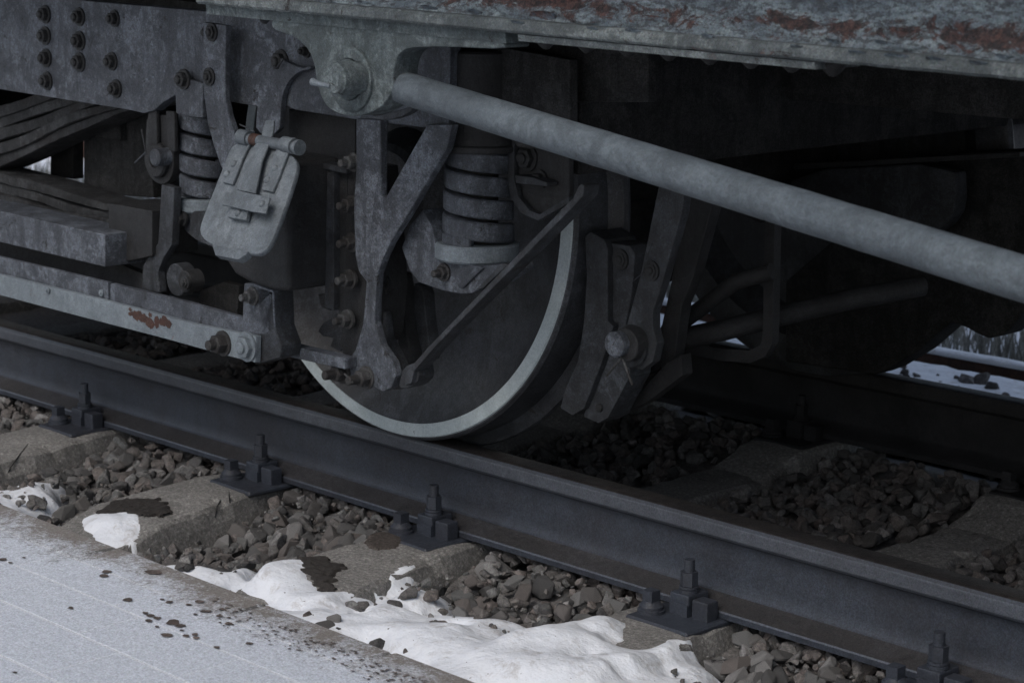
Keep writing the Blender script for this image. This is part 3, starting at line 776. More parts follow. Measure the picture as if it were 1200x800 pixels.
# ================================================================= CARRIAGE
car = empty('railway_carriage', (-3.3, 0.6, 0), 'grey railway carriage with rusty sill and white rimmed wheel standing on the near track', 'railway carriage')
S = None
def sub(name, px, y, th, mat, parent, **k): return plate(name, px, y, th, mat, parent, **k)
def pcyl(name, px, py, y0, y1, rpx, mat, parent, n=24, hexa=False, bv=0.002):
    """cylinder whose axis runs across the track; (px, py) is its front centre, rpx its vertical radius in photo pixels"""
    a = U(px, py, y0); r = (U(px, py-rpx, y0)-a).length; b = a+Vector((0, y1-y0, 0))
    nn = 6 if hexa else n
    bm = bmesh.new(); bv = min(bv, r*0.25)
    lathe_bm(bm, a, (0, 1, 0), [(0, 0), (r-bv, 0), (r, bv), (r, (y1-y0)), (0, y1-y0)], nn)
    return build(name, bm, mat, parent, autos=30)
def bolt(px, py, y, rpx, parent, mat=None, ln=0.022, pin=0.0):
    """hexagon nut with stud end"""
    mat = mat or BOLT; a = U(px, py, y-ln); r = (U(px, py-rpx, y)-U(px, py, y)).length
    bm = bmesh.new()
    base = U(px, py, y)
    lathe_bm(bm, base, (0, -1, 0), [(0, -0.002), (r*1.35, -0.002), (r*1.35, 0.004), (0, 0.004)], 16)
    lathe_bm(bm, base, (0, -1, 0), [(0, 0.003), (r, 0.003), (r, ln*0.7), (r*0.86, ln*0.78), (0, ln*0.78)], 6)
    lathe_bm(bm, base, (0, -1, 0), [(0, ln*.7), (r*0.55, ln*0.7), (r*0.55, ln+pin), (r*0.4, ln+pin+0.002), (0, ln+pin+0.002)], 14)
    return build('bolt', bm, mat, parent, autos=30)

# ---- body above: big dark box with side, reaching well over the bogie
def carbox(name, x0, x1, y0, y1, z0, z1, mat, parent=car, bv=0.003): return box(name, x0, x1, y0, y1, z0, z1, mat, parent, bv)
carbox('body_shell', -9.2, 4.2, -0.74, 1.95, 1.10, 3.4, PAINT, car, 0.02)
carbox('floor', -9.1, 4.1, -0.56, 1.80, 1.04, 1.095, DULLM)
# ---- sill: rough vertical web leaning on a lip, left end cut square
YS = -0.60
def zline(px): # lower edge of the lip in the picture
    return 19+(px-400)*0.0925
p_end = U(243, zline(243), YS)
xL = p_end.x; xR = 0.8
pa = U(400, 19, YS); pb = U(1200, 93, YS); slope = (pb.z-pa.z)/(pb.x-pa.x)
def zl(x): return pa.z+(x-pa.x)*slope
web = bmesh.new(); nx, nzv = 520, 60; V = []
for i in range(nx+1):
    x = xL+(xR-xL)*i/nx; row = []
    for j in range(nzv+1):
        h = 0.012+0.20*(j/nzv)
        p = Vector((x, 0, h))
        n1 = noise.fractal(Vector((x*9, h*22, 0)), 1.0, 2.0, 5)
        fl = noise.noise(Vector((x*14, h*40, 7)))
        step = 0.008*max(0, min(1, (fl-0.05)*9)) * max(0, 1-h/0.09)   # flakes standing proud near the lip
        row.append(web.verts.new((x, YS+0.012-0.0045*n1-step-0.016*max(0, 1-h/0.045), zl(x)+h)))
    V.append(row)
for i in range(nx):
    for j in range(nzv): web.faces.new((V[i][j], V[i+1][j], V[i+1][j+1], V[i][j+1]))
sill = build('sill', web, SILL, car, smooth=True); sill['label'] = 'flaking rusty sill along the carriage side'
lip = bmesh.new(); R = []
for i in range(341):
    x = xL-0.004+(xR-xL)*i/340; n = noise.noise(Vector((x*30, 0, 0)))*0.0012; m = noise.noise(Vector((x*11, 4, 0)))*0.0025
    yb = YS-0.022+m
    R.append([lip.verts.new((x, yy, zl(x)+zz)) for yy, zz in ((YS+0.16, 0.0), (yb+0.004, 0.0+n), (yb, 0.004+n), (yb, 0.014+m), (yb+0.005, 0.0205+m), (YS+0.16, 0.0205))])
for A, B in zip(R, R[1:]):
    for i in range(6): lip.faces.new((A[i], A[(i+1) % 6], B[(i+1) % 6], B[i]))
lip.faces.new(R[0]); lip.faces.new(R[-1])
build('sill_lip', lip, LIP, sill, autos=40)
# scale flakes lifting off the sill
rf = random.Random(21)
for fx, fy, fl_, fh in [(640, 18, 34, 8), (612, 28, 22, 6), (505, 9, 18, 4), (560, 14, 16, 5), (700, 34, 14, 4), (745, 36, 18, 5), (835, 42, 16, 5), (938, 55, 14, 5), (1010, 62, 26, 6), (1055, 66, 30, 7), (1100, 70, 26, 7), (1150, 74, 26, 6), (980, 48, 16, 5), (1040, 50, 20, 6), (1180, 66, 20, 7), (430, 3, 16, 3)]:
    c = U(fx, fy, YS-0.012); n = 9; bm = bmesh.new()
    sc = (U(fx+1, fy, YS)-U(fx, fy, YS)).length
    ring_ = []
    for k in range(n):
        a = 2*pi*k/n; rr = rf.uniform(0.75, 1.2)
        ring_.append(Vector((cos(a)*fl_*0.5*sc*rr, -0.006-0.010*max(0, sin(a))*rr, sin(a)*fh*0.5*sc*1.0*rr))+c)
    prism_bm(ring_, Vector((0, 0.0035, 0)), bm=bm)
    build('paint_flake', bm, SILL, sill)
# plates riveted under the lip
def under_plate(x0p, x1p, dz, th, y, mat, name):
    a = U(x0p, zline(x0p)+1, y); b = U(x1p, zline(x1p)+1, y); bm = bmesh.new(); N = 40; R = []
    for k in range(N+1):
        t = k/N; x = a.x+(b.x-a.x)*t; zt = zl(x)-0.0015
        e = 0.0015*noise.noise(Vector((x*25, 3, 0)))
        R.append([bm.verts.new(q) for q in ((x, y+e, zt), (x, y+0.002+e, zt-th), (x, y+0.10, zt-th), (x, y+0.10, zt))])
    for A, B in zip(R, R[1:]):
        for i in range(4): bm.faces.new((A[i], A[(i+1) % 4], B[(i+1) % 4], B[i]))
    bm.faces.new(R[0]); bm.faces.new(R[-1])
    return build(name, bm, mat, car, autos=40)
mp_ = under_plate(241, 592, 0, 0.017, YS-0.004, PAINTC, 'mounting_plate')
fp_ = under_plate(607, 955, 0, 0.010, YS-0.016, LIP, 'filler_strip')
for k in range(8):
    px = 640+k*48; a = U(px, zline(px)+11, YS+0.025)
    build('rivet', lathe_bm(bmesh.new(), a+Vector((0, 0, 0.012)), (0, 0, -1), [(0.019, 0), (0.019, 0.004), (0.013, 0.012), (0.005, 0.019), (0, 0.020)], 12), DARK, fp_, autos=40)
for px in (310, 482, 532, 578):
    a = U(px, zline(px)+14, YS+0.03)
    build('rivet', lathe_bm(bmesh.new(), a+Vector((0, 0, 0.012)), (0, 0, -1), [(0.013, 0), (0.013, 0.004), (0.009, 0.012), (0.004, 0.017), (0, 0.018)], 12), MID, mp_, autos=40)

# ---- cast bracket carrying the tie tube
br = plate('bracket', [(318, 22), (352, 26), (470, 36), (560, 45), (592, 50), (591, 58), (520, 55), (478, 56), (466, 64), (461, 80), (461, 100), (456, 114), (446, 126), (430, 134), (412, 137), (398, 134), (384, 127), (376, 114), (371, 98), (368, 76), (362, 60), (350, 47), (335, 40), (318, 34)],
           YS, 0.055, PAINTC, car, bv=0.006, sm=1)
yb = YS
def ringlathe(name, px, py, y, ro, ri, h, mat, parent):
    c = U(px, py, y); k = (U(px, py-1, y)-c).length
    return lathe(name, c, (0, -1, 0), [(ro*k, -0.002), (ro*k, h*0.7), (ro*k-0.003, h), (ri*k+0.002, h), (ri*k, h*0.7), (ri*k, -0.002)], mat, parent, 32)
ringlathe('boss', 413, 93, yb, 38, 24, 0.008, PAINTC, br)
ringlathe('washer', 411, 93, yb, 24, 0.5, 0.010, PAINTC, br)
pcyl('pin_nut', 402, 92, yb-0.028, yb, 22, PAINTC, br, hexa=True)
pcyl('pin', 390, 93, yb-0.062, yb, 20, PAINTC, br, bv=0.005)
a = U(387, 101, yb-0.062); b = U(366, 96, yb-0.062)
build('split_pin', sweep_bm(bmesh.new(), [a, (a+b)/2+Vector((0, 0, -.001)), b], [0.0035, 0.004, 0.0065], 10), PAINTL, br, autos=40)
# rear lug of the bracket
plate('rear_lug', [(455, 60), (476, 62), (474, 88), (468, 116), (452, 132), (432, 138), (440, 120)], YS+0.06, 0.02, MID, br, bv=0.004, sm=1)
# curved stay under the bracket
plate('stay', [(436, 133), (462, 131), (490, 122), (476, 135), (456, 141), (436, 140)], -0.40, 0.02, MID, br, sm=1)

# ---- tie tube
t0 = U(450, 96, -0.563); t1 = U(1200, 327, -0.765); d = (t1-t0)
path = [t0+d*(k/40*1.12) for k in range(41)]
def wob(i): return 0.0272+0.0006*noise.noise(Vector((i*0.9, 0, 0)))
rr = [0.020, 0.0255]+[wob(i) for i in range(39)]
build('tie_tube', sweep_bm(bmesh.new(), path, rr, 40), TUBE, car, autos=50)

# ---- bogie frame plate
YF = -0.32
fr = plate('bogie_frame', [(-160, -40), (100, 1), (237, 13), (420, 30), (500, 38), (524, 41), (528, 60), (526, 150), (522, 160), (500, 150), (440, 143), (415, 140), (345, 129), (335, 124), (300, 125), (267, 119), (213, 110), (203, 113), (190, 121), (180, 130), (168, 133), (150, 129), (0, 105), (-160, 81)],
           YF, 0.028, PAINT, car, bv=0.003)
for px, py, rp in [(54, 17, 7), (54, 42, 7), (55, 68, 7), (56, 95, 7), (94, 20, 7), (94, 48, 7.5), (94, 73, 7.5), (135, 22, 6.5), (132, 72, 7), (137, 104, 7), (247, 38, 7), (330, 72, 9), (360, 60, 5)]:
    bolt(px, py, YF, rp*1.15, fr, DARK, 0.020)
a = U(330, 72, YF-0.02); build('split_pin', sweep_bm(bmesh.new(), [a+Vector((-0.012, -0.003, -0.014)), a+Vector((0.01, -0.003, 0.006))], 0.002, 8), MID, fr)
# deeper webs behind and below the frame plate
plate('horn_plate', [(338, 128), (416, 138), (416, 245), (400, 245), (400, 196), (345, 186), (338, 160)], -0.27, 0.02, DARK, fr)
plate('rear_channel', [(-200, -45), (606, 45), (760, 62), (760, 120), (606, 120), (300, 96), (-200, 40)], -0.20, 0.02, DULLM, car)
plate('frame_web', [(500, 40), (668, 70), (668, 180), (606, 172)], -0.25, 0.02, DULLM, fr)
# bracket leading down to the lid hinge
plate('hinge_bracket', [(312, 60), (350, 80), (366, 78), (362, 82), (350, 84), (338, 95), (331, 110), (329, 126), (327, 158), (299, 156), (301, 128), (303, 100)], YF-0.014, 0.013, PAINT, fr, sm=1)

# ---- swing strap on the left of the axlebox
st_ = plate('strap', [(238, 26), (265, 30), (264, 70), (264, 116), (268, 136), (278, 166), (284, 190), (270, 215), (259, 196), (250, 170), (243, 144), (238, 104)], YF-0.045, 0.014, PAINT, car)
bolt(246, 90, YF-0.045, 8, st_, DARK, 0.012); bolt(249, 38, YF-0.045, 8, st_, DARK, 0.012)

# ---- coil springs
def coil(pxc, pytop, wpx, ncoil, pitch_px, hpx, y, mat, parent, taper=0.0):
    c = U(pxc, pytop, y); k = (U(pxc, pytop+1, y)-c).length
    r = (wpx/2)*k; p = pitch_px*k; hh = hpx*k/2; N = int(ncoil*28); path = []
    for i in range(N+1):
        t = i/28; a = 2*pi*t+0.4; rad = (r-0.012)*(1+taper*t/ncoil)
        tt = max(0.35, min(t, ncoil-0.35)) 
        path.append(Vector((c.x+rad*cos(a), y+rad*sin(a), c.z-p*tt)))
    bm = sweep_bm(bmesh.new(), path, None, rect=(0.012, hh), updir=(0, 0, 1))
    bmesh.ops.recalc_face_normals(bm, faces=bm.faces)
    bevel(bm, 0.003, 1, 40)
    return build('coil', bm, mat, parent, autos=40)
pp_ = plate('pot_plate', [(205, 97), (220, 92), (238, 98), (237, 138), (224, 137), (206, 133)], -0.335, 0.012, PAINT, car); bolt(216, 93, -0.335, 9, pp_, DARK, 0.02)
sp1 = empty('coil_spring', U(232, 245, -0.24)); setpar(sp1, car)
sp2 = empty('coil_spring', U(560, 300, -0.24)); setpar(sp2, car)
def disc(name, pxc, pyc, wpx, hpx, y, mat, parent, n=40):
    c = U(pxc, pyc, y); k = (U(pxc, pyc+1, y)-c).length; r = wpx/2*k; h = hpx*k
    return lathe(name, c, (0, 0, -1), [(0, -h/2), (r-0.004, -h/2), (r, -h/2+0.004), (r, h/2-0.004), (r-0.004, h/2), (0, h/2)], mat, parent, n)
coil(237, 124, 56, 4.6, 25, 20, -0.24, PAINT, sp1, 0.04)
disc('core', 237, 180, 30, 110, -0.24, DULLM, sp1); disc('upper_seat', 235, 120, 54, 30, -0.24, PAINT, sp1); disc('lower_seat', 236, 238, 70, 16, -0.24, PAINTL, sp1)
coil(561, 164, 80, 4.8, 27, 22.5, -0.24, PAINT, sp2, 0.10)
disc('core', 561, 230, 46, 130, -0.24, DULLM, sp2); disc('upper_seat', 565, 118, 82, 118, -0.24, DARK, sp2); disc('seat_ring', 564, 172, 88, 10, -0.24, DARK, sp2); disc('lower_seat', 559, 293, 98, 20, -0.24, PAINTL, sp2)
# seats under the springs
b1 = plate('spring_bracket', [(206, 245), (250, 250), (262, 262), (262, 290), (250, 290), (232, 283), (218, 272), (208, 260)], -0.29, 0.10, MID, car, sm=1)
bolt(214, 256, -0.30, 7, b1, DARK, 0.02)
b2 = plate('spring_bracket', [(495, 245), (506, 266), (512, 290), (522, 304), (560, 312), (596, 308), (600, 318), (575, 334), (552, 344), (540, 345), (515, 340), (490, 331), (479, 316), (470, 290), (480, 264)], -0.30, 0.06, PAINT, car, bv=0.004)
bolt(521, 319, -0.30, 8, b2, BOLT, 0.018, 0.01)
sub('rib', [(558, 311), (566, 314), (542, 338), (534, 335)], -0.306, 0.007, PAINT, b2, bv=0.003)
sub('rib', [(588, 308), (596, 310), (566, 338), (556, 340)], -0.312, 0.011, MID, b2, bv=0.003)

# ---- axlebox
YA = -0.42
ab = plate('axlebox', [(258, 205), (280, 178), (338, 190), (338, 342), (318, 341), (296, 334), (274, 322), (260, 300)], YA, 0.13, DARK, car, bv=0.012, seg=3)
sub('flange', [(352, 186), (406, 196), (406, 204), (352, 193)], -0.335, 0.03, MID, ab)
sub('flange', [(383, 196), (391, 197), (391, 364), (380, 360)], -0.33, 0.03, MID, ab)
sub('flange', [(397, 197), (407, 199), (405, 368), (396, 366)], -0.315, 0.03, DARK, ab)
sub('drip_edge', [(372, 345), (392, 344), (392, 358), (386, 364), (376, 360)], -0.325, 0.02, DARK, ab)
# hinged lid, leaning outwards at the foot
pT = U(310, 175, YA-0.035); nrm = Vector((0.0, -1.0, -0.62)).normalized()
nrm = Vector((0.0, -cos(radians(36)), sin(radians(36))))
def lidpt(px, py): return UP(px, py, pT, nrm)
def lidplate(name, px, off, th, mat, parent, bv=0.002, sm=0):
    p2 = smoothpoly([Vector(q) for q in px], sm) if sm else px
    base = pT+nrm*off
    pts = [UP(p[0], p[1], base, nrm) for p in p2]
    return build(name, prism_bm(pts, -nrm*th, bv, 2), mat, parent, autos=35)
lid = lidplate('axlebox_lid', [(267, 180), (272, 170), (283, 167), (330, 177), (342, 181), (348, 190), (347, 202), (335, 238), (322, 274), (314, 290), (304, 298), (290, 297), (255, 290), (240, 282), (233, 272), (236, 258), (252, 218)], 0, 0.012, LID, car, 0.004, 1)
lidplate('handle', [(248, 286), (290, 294), (288, 298), (279, 304), (252, 299)], 0.005, 0.016, LID, lid)
lidplate('hinge_strap', [(284, 155), (297, 152), (294, 166), (284, 186), (279, 200), (272, 216), (260, 213), (268, 190), (276, 172)], 0.007, 0.006, LID, lid)
lidplate('hinge_strap', [(333, 160), (346, 161), (340, 172), (333, 190), (327, 206), (319, 225), (306, 222), (316, 192), (325, 172)], 0.007, 0.006, LID, lid)
spr = lidplate('spring_strip', [(311, 141), (321, 141), (320, 154), (315, 168), (307, 188), (299, 227), (277, 222), (286, 190), (298, 170), (305, 163), (308, 150)], 0.016, 0.005, LID, lid)
lidplate('keeper', [(264, 224), (270, 226), (274, 222), (316, 231), (311, 250), (296, 248), (266, 241), (259, 240)], 0.024, 0.005, LID, lid)
lidplate('keeper_tab', [(270, 243), (291, 246), (288, 258), (266, 254)], 0.014, 0.010, LID, lid)
for px, py in [(274, 192), (266, 204), (322, 197), (313, 211), (307, 239), (279, 250)]:
    c = UP(px, py, pT+nrm*(0.024 if 230 < py < 245 else 0.014 if py > 245 else 0.007), nrm)
    build('rivet', lathe_bm(bmesh.new(), c, nrm, [(0.0072, -0.002), (0.0072, 0.001), (0.005, 0.0042), (0, 0.005)], 12), LID, lid, autos=50)
ha = U(281, 161, YA-0.035); hb = U(350, 173, YA-0.035)
hinge = build('hinge_pin', cyl_bm(bmesh.new(), ha, hb, 0.011, 24), LID, lid, autos=35)
build('hinge_head', cyl_bm(bmesh.new(), hb-(hb-ha).normalized()*0.004, hb+(hb-ha).normalized()*0.004, 0.0145, 24), LID, lid, autos=35)
build('hinge_sleeve', cyl_bm(bmesh.new(), U(296, 163.3, YA-0.035), U(304, 164.8, YA-0.035), 0.0118, 20), RUSTP, lid, autos=35)
build('hinge_loop', cyl_bm(bmesh.new(), U(282, 160.3, YA-0.035), U(293, 162.7, YA-0.035), 0.0150, 20), LID, lid, autos=35)
build('hinge_loop', cyl_bm(bmesh.new(), U(333, 169, YA-0.035), U(345, 171.7, YA-0.035), 0.0150, 20), LID, lid, autos=35)
build('wire', sweep_bm(bmesh.new(), [U(281, 146, YA-0.04), U(288, 149, YA-0.05), U(292, 152, YA-0.05)], 0.0015, 6), MID, lid)

# ---- forked pedestal plate
YP = -0.34
pd = plate('pedestal', [(417, 139), (446, 141), (446, 230), (452, 231), (500, 146), (530, 146), (523, 175), (478, 251), (457, 285), (449, 302), (442, 322), (440, 350), (439, 378), (446, 404), (460, 424), (464, 440), (458, 455), (448, 459), (436, 452), (420, 448), (404, 444), (400, 434), (407, 423), (416, 410), (425, 380), (428, 345), (429, 330), (420, 318), (416, 300), (414, 240), (417, 200)],
           YP, 0.018, PAINT, car, bv=0.003, sm=0)
pf = sub('side_flange', [(408, 196), (420, 198), (430, 300), (432, 340), (427, 395), (416, 414), (403, 420), (398, 400), (402, 370), (404, 300)], YP+0.022, 0.10, DARK, pd)
for px, py in [(415, 190), (413, 240), (413, 284), (411, 327), (408, 374)]:
    bolt(px, py, YP+0.006, 8.5, pd, BOLT, 0.026, 0.008)
for px, py in [(402, 436), (430, 442)]:
    bolt(px, py, YP, 10, pd, BOLT, 0.03, 0.016)
a = U(404, 438, YP-0.04); build('split_pin', sweep_bm(bmesh.new(), [a, a+Vector((0.03, -0.004, -0.012))], 0.0022, 8), BOLT, pd)
sub('rear_strap', [(444, 360), (452, 368), (455, 395), (470, 423), (477, 444), (470, 456), (458, 457), (452, 430), (444, 405), (441, 380)], -0.275, 0.016, MID, pd)
sub('torn_shim', [(372, 388), (378, 378), (390, 372), (392, 368), (405, 368), (408, 400), (398, 412), (386, 406), (390, 396), (378, 394)], YP+0.04, 0.02, MID, pd, bv=0.003)
bolt(450, 333, -0.27, 9, pd, DARK, 0.02)

# ---- flat rod from wheel foot up to the right
rod = plate('flat_rod', [(474, 452), (475, 437), (500, 408), (550, 356), (662, 241), (672, 231), (677, 219), (681, 215), (685, 218), (683, 230), (672, 242), (562, 353), (509, 407), (485, 435), (482, 449)], -0.345, 0.038, MID, car, bv=0.0025)
sub('lug', [(472, 430), (488, 424), (492, 444), (480, 455), (466, 455)], -0.335, 0.04, MID, rod, sm=1)

# ---- plate hanging right of the spring
hp = plate('hanger_plate', [(596, 165), (667, 180), (667, 237), (650, 248), (630, 258), (612, 249), (600, 232), (594, 212)], -0.21, 0.012, DARK, car, bv=0.002)
sub('edge_rib', [(596, 150), (603, 150), (602, 208), (607, 230), (620, 246), (632, 251), (666, 230), (667, 238), (630, 259), (610, 250), (598, 232), (593, 208)], -0.224, 0.013, MID, hp, bv=0.002)
sub('ledge', [(603, 205), (625, 208), (641, 214), (641, 219), (604, 215)], -0.24, 0.028, MID, hp)
bolt(619, 185, -0.21, 12, hp, DARK, 0.02); bolt(634, 210, -0.212, 8, hp, DARK, 0.02)

# ---- wheelset
def wheelset(cx, parent):
    zc = 0.516
    wn = []
    for side, yc in ((1, -0.06), (-1, 1.275)):
        ax = (0, side, 0)
        c = (cx+(0.11 if side < 0 else 0), yc+(0.03 if side < 0 else 0), zc)
        # profile: (radius, depth inward from the outer face)
        wh = lathe('wheel', c, ax, [(0, -0.02), (0.085, -0.02), (0.10, -0.012), (0.115, 0.012), (0.13, 0.035), (0.22, 0.052), (0.33, 0.052), (0.415, 0.036), (0.447, 0.022), (0.475, 0.004), (0.4785, 0.0008), (0.506, 0.0008), (0.511, 0.003), (0.5155, 0.010),
                                  (0.516, 0.03), (0.519, 0.085), (0.530, 0.097), (0.543, 0.104), (0.546, 0.112), (0.541, 0.124), (0.52, 0.132), (0.46, 0.132), (0.45, 0.118), (0.40, 0.085), (0.16, 0.085), (0.14, 0.13), (0, 0.13)], WHEELM, parent, 160, autos=28)
        if side == 1:
            lathe('rim_band', c, ax, [(0.479, 0.004), (0.479, -0.0012), (0.506, -0.0012), (0.509, 0.003), (0.509, 0.006)], RIM, wh, 160, autos=28)
        wn.append(wh)
    build('axle', cyl_bm(bmesh.new(), (cx, 0.0, zc), (cx+0.11, 1.22, zc), 0.075, 32), DULLM, parent, autos=35)
    return wn
wheelset(-3.30, car)
wheelset(-5.62, car)

# ---- brake shoe with hangers
sh = plate('brake_shoe', [(685, 277), (692, 271), (708, 281), (712, 291), (712, 376), (719, 382), (712, 404), (704, 428), (684, 479), (671, 487), (656, 478), (662, 456), (677, 422), (684, 375), (687, 325)], -0.05, 0.085, MID, car, bv=0.003)
shh = plate('shoe_holder', [(713, 284), (738, 288), (744, 298), (742, 325), (739, 352), (733, 380), (742, 400), (738, 430), (738, 441), (712, 490), (701, 496), (683, 488), (692, 462), (703, 428), (714, 402), (720, 383), (713, 374)], -0.035, 0.06, MID, car, bv=0.003)
bolt(728, 304, -0.035, 9, shh, DARK, 0.008); pcyl('hole_rim', 700, 478, -0.042, -0.03, 5, DARK, shh)
arm = plate('brake_hanger', [(772, 215), (803, 218), (799, 250), (777, 328), (765, 366), (765, 385), (770, 402), (765, 424), (752, 434), (738, 428), (732, 408), (733, 384), (742, 352), (750, 322)], -0.085, 0.022, MID, car, bv=0.003, sm=0)
ringlathe('boss', 741, 405, -0.085, 25, 14, 0.01, MID, arm)
pcyl('pin', 718, 404, -0.135, -0.03, 15, PAINT, arm, bv=0.004)
pcyl('collar', 732, 404, -0.115, -0.08, 20, DARK, arm)
for b_ in ((741, 451), (711, 440)):
    build('split_pin', sweep_bm(bmesh.new(), [U(729, 418, -0.115), U(b_[0], b_[1], -0.115)], 0.0025, 8), BOLT, arm)
bolt(764, 317, -0.085, 9, arm, DARK, 0.008)
build('wire', sweep_bm(bmesh.new(), [U(741, 330, -0.09), U(752, 321, -0.1), U(758, 300, -0.1), U(764, 285, -0.095)], 0.0013, 6), MID, arm)
arm2 = plate('brake_hanger', [(806, 220), (836, 224), (833, 248), (812, 325), (799, 357), (793, 400), (790, 425), (772, 434), (760, 440), (752, 455), (742, 462), (750, 430), (775, 380), (786, 330)], 0.07, 0.03, DARK, car, bv=0.004)
# brake rods and safety loop
loop = [U(907, 225, 0.24), U(905, 300, 0.24), U(904, 370, 0.24), U(903, 398, 0.24), U(897, 411, 0.24), U(882, 417, 0.24), U(850, 415, 0.24), U(815, 408, 0.24), U(790, 398, 0.24)]
build('safety_loop', sweep_bm(bmesh.new(), loop, None, rect=(0.012, 0.010), updir=(0, 1, 0)), DARK, car, autos=60)
build('brake_beam', sweep_bm(bmesh.new(), [U(775, 402, 0.10), U(850, 386, 0.2), U(905, 372, 0.3), U(990, 352, 0.42), U(1080, 335, 0.6)], 0.021, 18), DARK, car, autos=50)
build('brake_rod', sweep_bm(bmesh.new(), [U(790, 384, 0.15), U(826, 358, 0.16), U(862, 330, 0.17), U(905, 318, 0.18)], 0.016, 16), DARK, car, autos=50)
plate('lever', [(690, 130), (770, 170), (845, 210), (900, 250), (890, 262), (820, 225), (760, 190), (690, 150)], 0.3, 0.02, DULLM, car)
plate('cross_link', [(800, 440), (760, 470), (720, 490), (740, 470), (780, 425), (798, 415)], 0.05, 0.03, DARK, car, bv=0.003)
# gear deeper under the floor, with dark filler added on the far side
carbox('bolster', -4.55, -4.2, -0.12, 1.35, 0.55, 0.95, DULLM)
carbox('centre_sill', -9.0, 4.0, 0.42, 0.80, 0.72, 1.0, DULLM)
carbox('transom', -2.75, -2.66, -0.18, 1.45, 0.62, 0.86, DULLM)
carbox('transom', -3.95, -3.86, -0.18, 1.45, 0.66, 0.86, DULLM)
carbox('far_frame', -6.2, 2.5, 1.52, 1.56, 0.60, 0.90, DULLM)
carbox('far_filler_skirt', -9.0, 3.8, 1.86, 1.90, 0.62, 1.05, DULLM)  # added skirt that closes the far side to keep the underframe dark
carbox('far_axlebox', -3.45, -3.15, 1.40, 1.66, 0.36, 0.70, DULLM, car, 0.02)
plate('far_shoe_filler', [(1113, 180), (1210, 175), (1230, 240), (1204, 360), (1186, 384), (1174, 393), (1158, 397), (1142, 390), (1132, 384), (1114, 378), (1075, 412), (1040, 433), (1024, 439), (920, 424), (920, 330), (1000, 260)], 1.10, 0.08, DULLM, car, bv=0.006)  # brake shoe outline widened into added dark fill beside the far wheel
plate('far_filler_panel', [(640, 90), (930, 100), (1230, 120), (1230, 300), (1120, 300), (900, 330), (700, 330), (640, 280)], 1.42, 0.03, DULLM, car)  # added panel blocking the bright background behind the underframe
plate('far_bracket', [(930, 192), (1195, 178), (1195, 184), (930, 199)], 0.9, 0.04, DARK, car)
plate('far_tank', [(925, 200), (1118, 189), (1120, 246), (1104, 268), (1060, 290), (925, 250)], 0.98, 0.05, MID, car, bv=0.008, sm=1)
sub('rear_guide', [(483, 330), (496, 336), (499, 378), (506, 420), (492, 428), (484, 404), (480, 370)], -0.17, 0.03, MID, pd, bv=0.004, sm=1)
sub('rear_guide', [(462, 318), (472, 322), (474, 380), (484, 424), (474, 430), (464, 396), (460, 350)], -0.20, 0.03, DARK, pd, bv=0.004, sm=1)

# ---- left side: leaf springs, plank, bars
def leafpack(name, top, bot, y, w_, n, parent):
    pack = empty(name, U(60, 180, y)); setpar(pack, parent)
    for k in range(n):
        t = (k+0.5)/n
        pp = [(a[0]+(b[0]-a[0])*t, a[1]+(b[1]-a[1])*t+1.5*sin(a[0]*0.05+k*2)) for a, b in zip(top, bot)]
        pts = [U(px, py, y+0.006*sin(k*1.9)) for px, py in pp]
        hh = [(U(a[0], a[1], y)-U(b[0], b[1], y)).length/n*0.47 for a, b in zip(top, bot)]
        bm = bmesh.new(); R = []
        for i, p in enumerate(pts):
            d = (pts[min(i+1, len(pts)-1)]-pts[max(i-1, 0)]).normalized(); tt = Vector((0, 1, 0)).cross(d).normalized(); h = hh[i]
            e = 0.0022*noise.noise(Vector((i*0.7, k*5, 1))); e2 = 0.0022*noise.noise(Vector((i*0.9, k*5, 8)))
            R.append([bm.verts.new(p+q) for q in (Vector((0, -w_+e, 0))+tt*(-h*0.8+e2), Vector((0, -w_+0.004, 0))-tt*h, Vector((0, w_, 0))-tt*h, Vector((0, w_, 0))+tt*h, Vector((0, -w_+0.004, 0))+tt*h, Vector((0, -w_+e, 0))+tt*(h*0.8+e2))])
        for A, B in zip(R, R[1:]):
            for i in range(6): bm.faces.new((A[i], A[(i+1) % 6], B[(i+1) % 6], B[i]))
        bm.faces.new(R[0]); bm.faces.new(R[-1])
        build('leaf', bm, SPRINGM, pack, autos=50)
    return pack
def smooth_path(p, n=24):
    out = []
    for k in range(n+1):
        t = k/n*(len(p)-1); i = min(int(t), len(p)-2); u_ = t-i
        a, b = p[i], p[i+1]; 
        p0 = p[max(i-1, 0)]; p3 = p[min(i+2, len(p)-1)]
        out.append(tuple(0.5*((2*a[q])+(-p0[q]+b[q])*u_+(2*p0[q]-5*a[q]+4*b[q]-p3[q])*u_**2+(-p0[q]+3*a[q]-3*b[q]+p3[q])*u_**3) for q in (0, 1)))
    return out
up_ = smooth_path([(-150, 196), (-70, 160), (0, 128), (50, 112), (110, 96), (170, 88), (230, 84)], 60)
ud_ = smooth_path([(-150, 252), (-70, 222), (0, 200), (50, 182), (105, 154), (165, 131), (230, 118)], 60)
lp = leafpack('upper_leaf_spring', up_, ud_, -0.17, 0.045, 5, car)
lo_ = smooth_path([(-150, 170), (-60, 182), (0, 195), (50, 207), (105, 226), (165, 238), (230, 246)], 60)
ld_ = smooth_path([(-150, 214), (-60, 232), (0, 248), (50, 260), (105, 270), (165, 276), (230, 280)], 60)
lp2 = leafpack('lower_leaf_spring', lo_, ld_, -0.17, 0.045, 4, car)
for a_, b_ in (((58, 150), (80, 215)), ((96, 150), (200, 232)),):
    pass
pk = plate('spring_buckle', [(98, 120), (172, 120), (180, 232), (98, 226)], -0.10, 0.06, DULLM, car)
